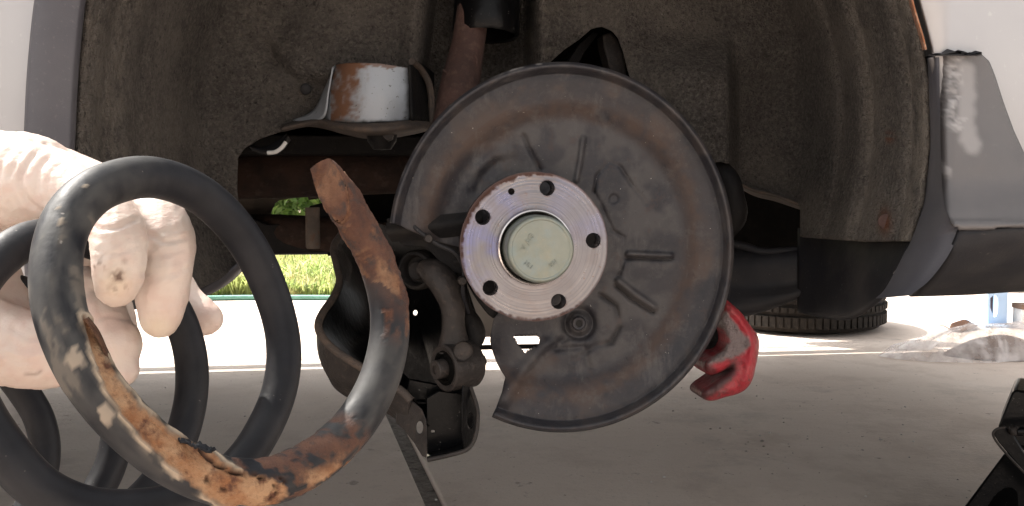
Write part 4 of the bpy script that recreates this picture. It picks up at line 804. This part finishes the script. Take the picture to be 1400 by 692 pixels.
# ================================================================== blue post
bp0 = G(1364, 447); Yb = bp0[1]
post = thing('lifting_stand', 'pale blue steel stand with a dark rounded slot, standing beyond the plastic bag', 'stand', tuple(bp0))
W = lambda px, py: P(px, py, Yb)
V, Fc = plate_vf([W(1351, 447), W(1351, 398), W(1351, 360), W(1377, 360), W(1377, 447)], [[W(x, y) for x, y in [(1354, 421), (1354, 408), (1358, 404), (1361, 403), (1364, 405), (1365, 410), (1364, 428), (1362, 433), (1359, 434)]]], (0, .012, 0)); bevel(split(obj('front_plate', V, Fc, BLUE, post, smooth=False)), .001)
box('side_plate', W(1378.5, 403) + np.array([0, .06, 0]), (.0022, .055, .115), BLUE, post, bev=.001); box('back_plate', P(1362, 405, Yb + .10), (.024, .004, .115), RUSTT, post, bev=.001)
box('foot_plate', W(1364, 447) + np.array([0, .06, .004]), (.06, .09, .006), BLUE, post, bev=.002)
# white box and wall at the right
bxo = thing('carton', 'small white carton with a brown lid at the far right edge against the wall', 'box', tuple(G(1402, 447)))
c = G(1404, 449); box('carton_side', c + np.array([.03, .02, .035]), (.055, .03, .034), WHITE, bxo, bev=.002); box('lid', c + np.array([.03, .02, .078]), (.058, .033, .009), CARD, bxo, bev=.002)
wl = thing('garage_wall', 'tan rendered wall beyond the bag at the right edge', 'wall', (2.45, 4.0, 0))
box('wall_face', np.array([3.55, 4.45, 1.3]), (1.22, .10, 1.32), WALLM, wl, bev=.004); box('plinth', np.array([3.55, 4.335, .05]), (1.22, .015, .05), WALLM, wl, bev=.004)
# ================================================================== garden hose
pts = [(-2.6, 3.97), (-2.05, 3.90), (-1.78, 3.86), (-1.5, 3.93), (-1.25, 3.985), (-.9, 3.99), (-.5, 3.97), (-.1, 4.05)]
hs_ = tube('garden_hose', [(x, y, .012) for x, y in pts], .0115, HOSE, None, 12, 120); tag(hs_, 'green garden hose lying along the edge of the concrete by the grass', 'hose')
pts2 = [(-2.3, 4.10, .012), (-1.9, 4.04, .014), (-1.62, 3.99, .016), (-1.42, 3.92, .012), (-1.38, 3.86, .012), (-1.5, 3.80, .012), (-1.75, 3.80, .012)]
hs2 = tube('garden_hose', pts2, .0115, HOSE, None, 12, 80); tag(hs2, 'loose short loop of green hose lying in front of the long straight hose', 'hose')

# ================================================================== black jack stand, lower right
JS = thing('jack_stand', 'black steel jack stand with a slotted leg in the lower right corner', 'jack stand', tuple(G(1440, 760)))
Yj = 1.12
J = lambda px, py, dy=0.: P(px, py, Yj + dy)
def jplate(name, pts, dy, th, holes=(), mat_=ENAMEL, bev=.001):
    return plate(name, [J(x, y, dy) for x, y in pts], [[J(x, y, dy) for x, y in h] for h in holes], (th * .62, th, 0), mat_, JS, bev)
jplate('leg', [(1258, 783), (1318, 694), (1372, 622), (1388, 612), (1470, 612), (1530, 694), (1585, 783)], .05, .004, [[tuple(q) for q in spl([(1330, 740), (1346, 700), (1362, 676), (1376, 667), (1387, 670), (1391, 684), (1388, 740), (1330, 740)], 30)[:-1]]])
jplate('leg', [(1285, 775), (1388, 612), (1470, 612), (1560, 775)], .17, .004)
V, Fc = plate_vf([J(1270, 760, .05), J(1372, 622, .05), J(1375, 620, .17), J(1300, 748, .17)], [], (.003, 0, 0)); obj('leg_side', V, Fc, ENAMEL, JS, smooth=False)
jplate('collar', [(1364, 585), (1383, 538), (1388, 533), (1480, 545), (1480, 612), (1388, 612), (1372, 600)], .04, .08, bev=.003)
jplate('pawl', [(1358, 594), (1364, 586), (1374, 584), (1384, 592), (1402, 622), (1440, 670), (1440, 688), (1400, 646), (1366, 606)], .018, .006, bev=.0015)
tube('pawl_edge', [J(1374, 584, .016), J(1362, 587, .016), J(1358, 596, .016), J(1372, 616, .016), J(1404, 650, .016), J(1444, 692, .016)], .0016, FORGED, JS, 8, 40)
lathe('pivot_bolt', [(.0, .010), (.004, .010), (.0065, .008), (.007, 0)], J(1385, 588, .018), (0, -1, 0), FORGED, JS, 16)
tube('ratchet_bar', [J(1388, 590, .012), J(1460, 588, .012)], .006, ENAMEL, JS, 12)
jplate('saddle_post', [(1420, 545), (1424, 480), (1480, 480), (1480, 545)], .08, .04)

# ================================================================== coil spring (held up close, broken at the front end)
HX = np.array([-6.20770253e-02, 1.04889622e-02, 2.32002482e-01]); ha = np.array([-1.81483206, .764030489, 1.]); ha /= np.linalg.norm(ha)
e1 = np.cross([0, 1., 0], ha); e1 /= np.linalg.norm(e1); e2 = np.cross(ha, e1); e2 = e2 if e2[1] > 0 else -e2
tc = np.array([(-.16, 16, -9), (-.09, 8.9, -4.8), (-.05, 5.5, -2), (-.02, -1.9, .4), (.01, -7, .7), (.05, -6.4, -.4), (.09, -2.4, -.7), (.14, 2.5, 1.3), (.19, 3.9, 4.3), (.24, 1.5, 2), (.29, -.2, -5), (.33, 1.4, -5.5), (.36, 1.1, -2.1), (.41, -2.6, 2.7), (.47, -2.8, 1.6), (.51, -.8, .3), (.56, -1.6, .2), (.60, .5, .6), (.66, .1, .5), (.70, -.2, -.8), (.74, -.5, 4), (.81, -3.7, 5), (.87, -2.1, 1.8), (.95, .5, -.2), (1.02, -2.6, .1), (1.07, .6, .1), (1.12, 6, 3), (1.28, 1.9, 8), (1.35, 3.5, -4), (1.39, 4, -6), (1.43, -3, 2), (1.66, -3.6, -4), (1.70, .3, .6), (1.95, -4.3, 1.7), (2.0, -.9, .1), (2.05, 4, 1.7), (2.11, 6, 2.8), (2.6, 0, 0), (3.08, -6.2, -2.3), (3.12, -3.6, -2.2), (3.93, 7.2, -4.2), (3.98, -.5, .1), (4.03, -3.9, -.2), (4.6, 0, 0)])
tt = np.concatenate([np.linspace(-.142, .05, 160), np.linspace(.052, 4.35, 1460)])
dense = np.linspace(-.30, 4.6, 1200); k_ = np.exp(-np.linspace(-2, 2, 25) ** 2); k_ /= k_.sum()
du = np.convolve(np.pad(np.interp(dense, tc[:, 0], tc[:, 1]), 12, 'edge'), k_, 'valid'); dv = np.convolve(np.pad(np.interp(dense, tc[:, 0], tc[:, 2]), 12, 'edge'), k_, 'valid')
RH, PH, R1 = .0460198, .0433988, -.000936
cc = HX[None] + (RH + R1 * tt)[:, None] * (np.cos(2 * np.pi * tt)[:, None] * e1 + np.sin(2 * np.pi * tt)[:, None] * e2) + ha * (PH * tt)[:, None]
cpx = 700 + F_PX * cc[:, 0] / cc[:, 2] - np.interp(tt, dense, du); cpy = 346 + F_PX * cc[:, 1] / cc[:, 2] - np.interp(tt, dense, dv)
line = K(cpx, cpy, cc[:, 2] * (1 + .035 * gau(tt, .5, .22)))
SEG = 44; WR = .0060
V, Fc, FR = tube_vf(line, WR, SEG)
PX, PY, PZ = proj(V); TT = np.repeat(tt, SEG); ctr = np.repeat(line, SEG, axis=0)
nrm = (V - ctr) / WR; view = (V - CAM) / np.linalg.norm(V - CAM, axis=1)[:, None]
first = (TT < .80)
s_arc = TT * 2 * np.pi * RH; aa = np.tile(np.arange(SEG) * 2 * np.pi / SEG, len(tt))
n1 = fbm(s_arc * 220, np.cos(aa) * 1.5 + np.sin(aa) * 3 + 5, 3); n2 = fbm(s_arc * 700, np.cos(aa) * 4 + np.sin(aa) * 5 + 9, 5); n3 = fbm(s_arc * 90 + 40, np.cos(aa) * 1.2 + np.sin(aa) * 2 + 3, 11)
# peeled strip along the lower front: between the inner edge of the coil and a ragged line
RUSTP = [(112, 432), (124, 440), (138, 470), (160, 516), (190, 555), (232, 590), (262, 606), (286, 617), (310, 636), (340, 648), (372, 655), (386, 662), (392, 676), (376, 690), (330, 700), (296, 688), (262, 664), (228, 634), (196, 602), (168, 568), (146, 530), (130, 492), (120, 460)]
jx = PX + 3 * (n2 - .5) + 8 * (n1 - .5); jy = PY + 4 * (fbm(s_arc * 600 + 9, aa, 6) - .5) + 8 * (n3 - .5)
front = (TT > .10) & (TT < .62)
inside = inpoly(jx, jy, RUSTP); dist = segdist(jx, jy, RUSTP + [RUSTP[0]]); sd_ = np.where(inside, dist, -dist)
rust = sst(-1.5, 1.5, sd_) * front
# the far side of the inner edge belongs to the strip as well
lip = np.exp(-((sd_ + 3.5) / 3.0) ** 2) * front * (PX < 330) * sst(.25, .5, n1)
# broad mottled rust on the bottom right and at the broken end
mott = gau(TT, .225, .085) * (TT < .33)
rd = sst(.50, .62, n1 + .24 * mott - .1 + .15 * (n2 - .5)) * sst(.155, .185, TT) * (TT < .32) * .9
endr = sst(.035, -.015, TT + .03 * (n3 - .5) - .02 * (PX - 530) / 30.)
endr = np.maximum(endr, sst(.45, .55, n1) * sst(.075, .03, TT) * (nrm @ XR > -.2))
low = np.exp(-(segdist(PX, PY, [(428, 655), (452, 648), (470, 636)]) / 13) ** 2) * (TT > .1) * (TT < .3)
rustdark = np.clip(np.maximum(endr * (.55 + .6 * n1), rd * .9), 0, 1); rust = np.clip(np.maximum(rust, np.maximum(low * .8 * (n1 > .4), .9 * (endr > .5) * sst(.58, .70, n3 + .2 * (n2 - .5)) * .45)), 0, 1)
blob = lambda pts, rd_: np.max([sst(1.05, .78, np.hypot(PX - x, PY - y) / (r_ * (.85 + .3 * n3)) + .9 * (fbm(PX / 6, PY / 6, 17) - .5)) for x, y, r_ in pts], axis=0) * rd_
chalk = blob([(146, 569, 11), (141, 561, 8), (104, 492, 13), (100, 478, 7), (79, 284, 4), (83, 302, 5), (117, 254, 4), (120, 434, 6)], (TT > .3) & (TT < .72)) * .95
chalk = np.maximum(chalk, np.exp(-(segdist(PX, PY, [(205, 606), (228, 628), (246, 650)]) / 11) ** 2) * front * (n1 > .42) * .8)
chalk = np.maximum(chalk, sst(.62, .72, n3 + .2 * (n2 - .5)) * (TT > .4) * (TT < .62) * (PX < 130) * .25)
dust_sheen = np.clip(.95 * gau(TT, .56, .13) + .55 * gau(TT, .14, .08) + .25 * (TT < .75) + .12 * (TT > .75), 0, 1) * sst(.25, .7, n3 * .6 + n1 * .4)
dust_sheen = np.maximum(dust_sheen, .75 * gau(TT, .095, .045) * (.5 + .5 * sst(.3, .6, n1)))  # paints the broad dusty highlight near the broken end
ck = segdist(PX + 3.5 * (n2 - .5), PY + 5 * (n1 - .5), [(272, 606), (282, 622), (300, 634), (322, 645), (338, 650), (352, 648), (362, 654), (378, 652), (390, 656)])
ck2 = np.minimum(segdist(PX, PY, [(288, 652), (282, 660), (306, 672), (322, 672)]), segdist(PX, PY, [(376, 662), (380, 676), (372, 686)]))
crack = np.maximum(sst(2.6, .8, ck), .8 * sst(1.8, .6, ck2)) * (TT > .1) * (TT < .45)
rr_ = np.full(len(V), WR) - .00075 * sst(0, 3, sd_) * front - .0004 * rustdark + .00045 * (n1 - .5) * np.maximum(rust, rustdark) * 2 + .0004 * lip + .0004 * (n2 - .5) * np.maximum(rust, rustdark) - .0009 * crack + .00022 * (n3 - .5) + .0002 * chalk
rr_ += .0004 * gau(TT, .24, .06)
rr_ *= 1 - .07 * sst(.85, 1.0, TT)
rr_ += .00075 * (n2 - .5) * rustdark * (TT < .08) + .0005 * (n1 - .5) * rustdark * (TT < .08)
V = ctr + nrm * rr_[:, None]
# fracture at the end: an oblique torn face
c0 = line[0]; tdir = line[25] - line[0]; tdir /= np.linalg.norm(tdir)
fa = K(468, 300, .262) - c0
ax_ = (V - c0) @ tdir; side_ = (V - np.where(True, 0, 0) - c0); toward = -FW
fr = ((V - ctr) @ XR) * -.55 + ((V - ctr) @ FW) * -.85
need = np.clip((fr / WR + .25) / 1.25, 0, 1) ** .8 * .019 + .0022 * (n2 - .5)
adv = np.maximum(0, need - ax_) * (TT < .02)
V = V + adv[:, None] * (tdir[None])
face_m = (adv > 1e-5)
rustdark = np.where(face_m, 1, rustdark); rust = np.where(face_m, .25 * (n1 > .5), rust)
spring = obj('coil_spring', V, Fc, SPRING, None, loc=tuple(K(100, 480, .28)), attrs=dict(rust=np.clip(rust, 0, 1), rustdark=rustdark, lip=np.clip(lip, 0, 1), chalk=np.clip(chalk, 0, 1), dust_sheen=dust_sheen, crack=np.clip(crack, 0, 1))); split(spring, 42)
tag(spring, 'broken black coil spring with rust and peeling coating, held in the gloved hand', 'coil spring')
# lifted flakes of coating along the rust
fz = .2075
V, Fc = loft([[K(230, 588, .2135), K(240, 596, .2125), K(252, 601, .2115), K(262, 606, .2110), K(276, 606, .2108), K(286, 612, .2105), K(292, 611, .210)], [K(236, 594, .2105), K(246, 603, .2095), K(256, 606, .2095), K(266, 612, .209), K(274, 612, .209), K(284, 618, .2095), K(293, 616, .2095)]], 4, 24)
V = V + rng.normal(0, .00022, V.shape)
o = obj('coating_flake', V, Fc, SPRING, spring); solid(o, .0006, 0)
V, Fc = loft([[K(116, 436, .2045), K(128, 452, .206), K(140, 476, .207), K(152, 500, .208), K(160, 512, .209)], [K(120, 434, .2075), K(134, 452, .209), K(146, 478, .210), K(156, 500, .211), K(162, 512, .211)]], 4, 30)
o = obj('coating_flake', V, Fc, FLAKE, spring); solid(o, .0005, 0)

# ================================================================== person: gloved left hand reaching in from the left
person = thing('person', 'hand in a dirty pale latex glove, reaching in and gripping the coil spring', 'person', tuple(K(-60, 300, .30)))
caps = []                                            # chains of (px, py, depth, radius)
def chain(pts, n=26): caps.append(spl([(*K(x, y, z), r) for x, y, z, r in pts], n))
chain([(-420, 250, .330, .028), (-230, 250, .315, .026), (-120, 255, .303, .0215), (-30, 254, .298, .0195), (40, 256, .296, .0185)], 30)
# back of the hand, one chain per metacarpal
chain([(-60, 250, .286, .016), (20, 252, .284, .0150), (90, 262, .280, .0125), (135, 285, .272, .0098), (158, 312, .2635, .0086), (163, 345, .259, .0080), (162, 375, .258, .0074), (160, 393, .2585, .0062)], 60)
chain([(-60, 248, .298, .017), (30, 246, .300, .0155), (110, 262, .300, .0125), (180, 284, .293, .0108), (214, 300, .284, .0096), (227, 335, .278, .0092), (224, 375, .2755, .0088), (221, 412, .276, .0080), (219, 436, .277, .0064)], 70)
chain([(-60, 250, .312, .017), (30, 256, .318, .015), (110, 275, .324, .0120), (180, 320, .332, .0096), (224, 372, .334, .0082), (250, 412, .332, .0080), (272, 431, .330, .0075), (282, 436, .329, .0064)], 70)
chain([(-60, 262, .322, .016), (20, 280, .334, .013), (90, 320, .344, .0105), (140, 380, .350, .0080), (160, 430, .345, .0070), (165, 450, .338, .0064)], 60)
# thumb coming up from below
chain([(-140, 300, .300, .019), (-90, 390, .290, .0175), (-40, 455, .283, .0150), (10, 472, .281, .0132), (55, 480, .2800, .0125), (100, 476, .2795, .0112), (138, 466, .279, .0100), (156, 470, .278, .0088)], 60)
chain([(128, 430, .2790, .0088), (146, 462, .2785, .0086), (162, 494, .2775, .0062), (168, 508, .277, .0050)], 30)
chain([(120, 395, .282, .0080), (140, 440, .281, .0088), (150, 470, .280, .0082)], 24)
chain([(-80, 330, .305, .020), (-40, 380, .302, .016), (-10, 430, .295, .013)], 24)
bm = bmesh.new()
for ch in caps:
    for i in range(len(ch)):
        mtx = Matrix.Translation(Vector(ch[i][:3])) @ Matrix.Diagonal((ch[i][3],) * 3 + (1,)); bmesh.ops.create_icosphere(bm, subdivisions=2, radius=1, matrix=mtx)
tm = bpy.data.meshes.new('t'); bm.to_mesh(tm); bm.free(); to = bpy.data.objects.new('t', tm); COL.objects.link(to)
rm_ = to.modifiers.new('r', 'REMESH'); rm_.mode = 'VOXEL'; rm_.voxel_size = .0009
sm_ = to.modifiers.new('s', 'SMOOTH'); sm_.factor = .5; sm_.iterations = 14
bpy.context.view_layer.update(); ev = to.evaluated_get(bpy.context.evaluated_depsgraph_get()); me = bpy.data.meshes.new_from_object(ev)
V = np.empty(len(me.vertices) * 3); me.vertices.foreach_get('co', V); V = V.reshape(-1, 3); Nn = np.empty(len(me.vertices) * 3); me.vertices.foreach_get('normal', Nn); Nn = Nn.reshape(-1, 3)
Fc = [list(p.vertices) for p in me.polygons]; bpy.data.objects.remove(to); bpy.data.meshes.remove(me); bpy.data.meshes.remove(tm)
PX, PY, PZ = proj(V); fac = (-(Nn * ((V - CAM) / np.linalg.norm(V - CAM, axis=1)[:, None])).sum(1)); fr_ = sst(-.1, .3, fac)
wr = np.zeros(len(V))
def crease(pts, wd, dep, pl=0): 
    global wr
    d = segdist(PX, PY, [tuple(q) for q in spl(pts, 16)]); wr += .38 * fr_ * (PX < 150) * (-dep * np.exp(-(d / wd) ** 2) + .45 * dep * np.exp(-((d - 2.4 * wd) / (1.5 * wd)) ** 2))
crease([(62, 200), (50, 210), (34, 228), (28, 244), (31, 262), (40, 277), (56, 289)], 3.2, .0016)
crease([(46, 196), (32, 208), (22, 222), (14, 240)], 3.0, .0008); crease([(72, 214), (58, 226), (52, 244), (54, 260)], 3.5, .0009); crease([(94, 232), (88, 242), (87, 252)], 2.5, .0007)
crease([(20, 200), (4, 220), (-4, 250), (0, 290)], 4.5, .0010); crease([(90, 222), (70, 236), (64, 254), (66, 275)], 3, .0005)
for cl, cw, cd in (([(116, 300), (135, 312), (160, 312), (186, 300)], 3.0, .0009), ([(120, 338), (145, 346), (170, 345), (192, 336)], 2.4, .0005), ([(200, 318), (225, 330), (252, 326)], 3.0, .0008), ([(194, 372), (220, 378), (258, 366)], 2.6, .0006), ([(190, 412), (215, 418), (248, 410)], 2.2, .0004), ([(128, 440), (150, 432), (188, 440)], 2.6, .0006), ([(18, 448), (40, 462), (70, 462)], 3, .0006), ([(8, 486), (30, 496), (60, 490)], 3, .0005)):
    d_ = segdist(PX, PY, [tuple(q) for q in spl(cl, 14)]); wr += .45 * fr_ * (-cd * np.exp(-(d_ / cw) ** 2) + .4 * cd * np.exp(-((d_ - 2.4 * cw) / (1.4 * cw)) ** 2))
hgt = .0010 * (fbm(PX / 40 + PZ * 50, PY / 40, 3) - .5) + .0005 * (fbm(PX / 7 + PZ * 90, PY / 12, 6) - .5)
# loose film over the finger tips and soft ridges across the joints
for (x, y, a_, sp) in ((158, 352, .35, 13), (226, 340, .3, 15), (222, 400, .15, 12)):
    hgt += .00012 * np.sin(((PY - y) + a_ * (PX - x)) / sp * 6.28 + 3 * vn(PX / 14, PY / 9, 2)) * np.exp(-(np.hypot(PX - x, PY - y) / 34) ** 2) * fr_
V = V + Nn * (wr + hgt)[:, None]
nz = fbm(PX / 16, PY / 16, 4); nf = fbm(PX / 5.5 + 3, PY / 4.5, 8)
dirt = 1.2 * np.exp(-(np.hypot((PX - 161) / 9, (PY - 376) / 7)) ** 2) * sst(.25, .45, nf) + .8 * np.exp(-(np.hypot((PX - 164) / 5, (PY - 381) / 4)) ** 2) + .6 * np.exp(-(np.hypot((PX - 133) / 12, (PY - 360) / 12)) ** 2) * sst(.5, .62, nf) + .5 * np.exp(-(np.hypot((PX - 160) / 16, (PY - 394) / 7)) ** 2) * sst(.5, .6, nf) + .5 * np.exp(-(segdist(PX, PY, [(36, 511), (48, 512), (56, 508)]) / 2.2) ** 2) + .45 * np.exp(-(np.hypot(PX - 171, PY - 357) / 4) ** 2)
yell = np.exp(-(np.hypot((PX - 158) / 24, (PY - 388) / 22)) ** 2) + np.exp(-(np.hypot((PX - 215) / 26, (PY - 448) / 16)) ** 2) * .9
red = .7 * np.exp(-(np.hypot((PX - 128) / 12, (PY - 318) / 9)) ** 2) * sst(.4, .6, nz) + .6 * np.exp(-(np.hypot((PX - 146) / 9, (PY - 321) / 4)) ** 2) * sst(.45, .6, nf)
pink = sst(.4, .7, nz) * .6 + .6 * np.exp(-(np.hypot((PX - 275) / 22, (PY - 432) / 24)) ** 2) + .35 * (PY > 385) * (PX < 190)  # fingertip and thumb terms paint their pinkish shade; noise is glove mottling
gl = obj('gloved_hand', V, Fc, GLOVE, person, attrs=dict(dirt=np.clip(dirt, 0, 1), yellowish=np.clip(yell, 0, 1), redsmear=np.clip(red, 0, 1), pink=np.clip(pink, 0, 1)))
# bare forearm and sleeve beyond the glove, outside the frame
v, f, _ = tube_vf([K(-330, 250, .322), K(-700, 330, .34), K(-1100, 480, .30)], [.030, .037, .043], 24, True, None, 14); SK = M('skin', (.50, .30, .22), .55).done(); obj('forearm', v, f, SK, person)
v, f, _ = tube_vf([K(-720, 338, .34), K(-1150, 500, .29), K(-1700, 800, .16)], [.046, .055, .065], 24, True, None, 16); SLV = M('sleeve_cloth', (.03, .035, .05), .9).done(); obj('sleeve', v, f, SLV, person)
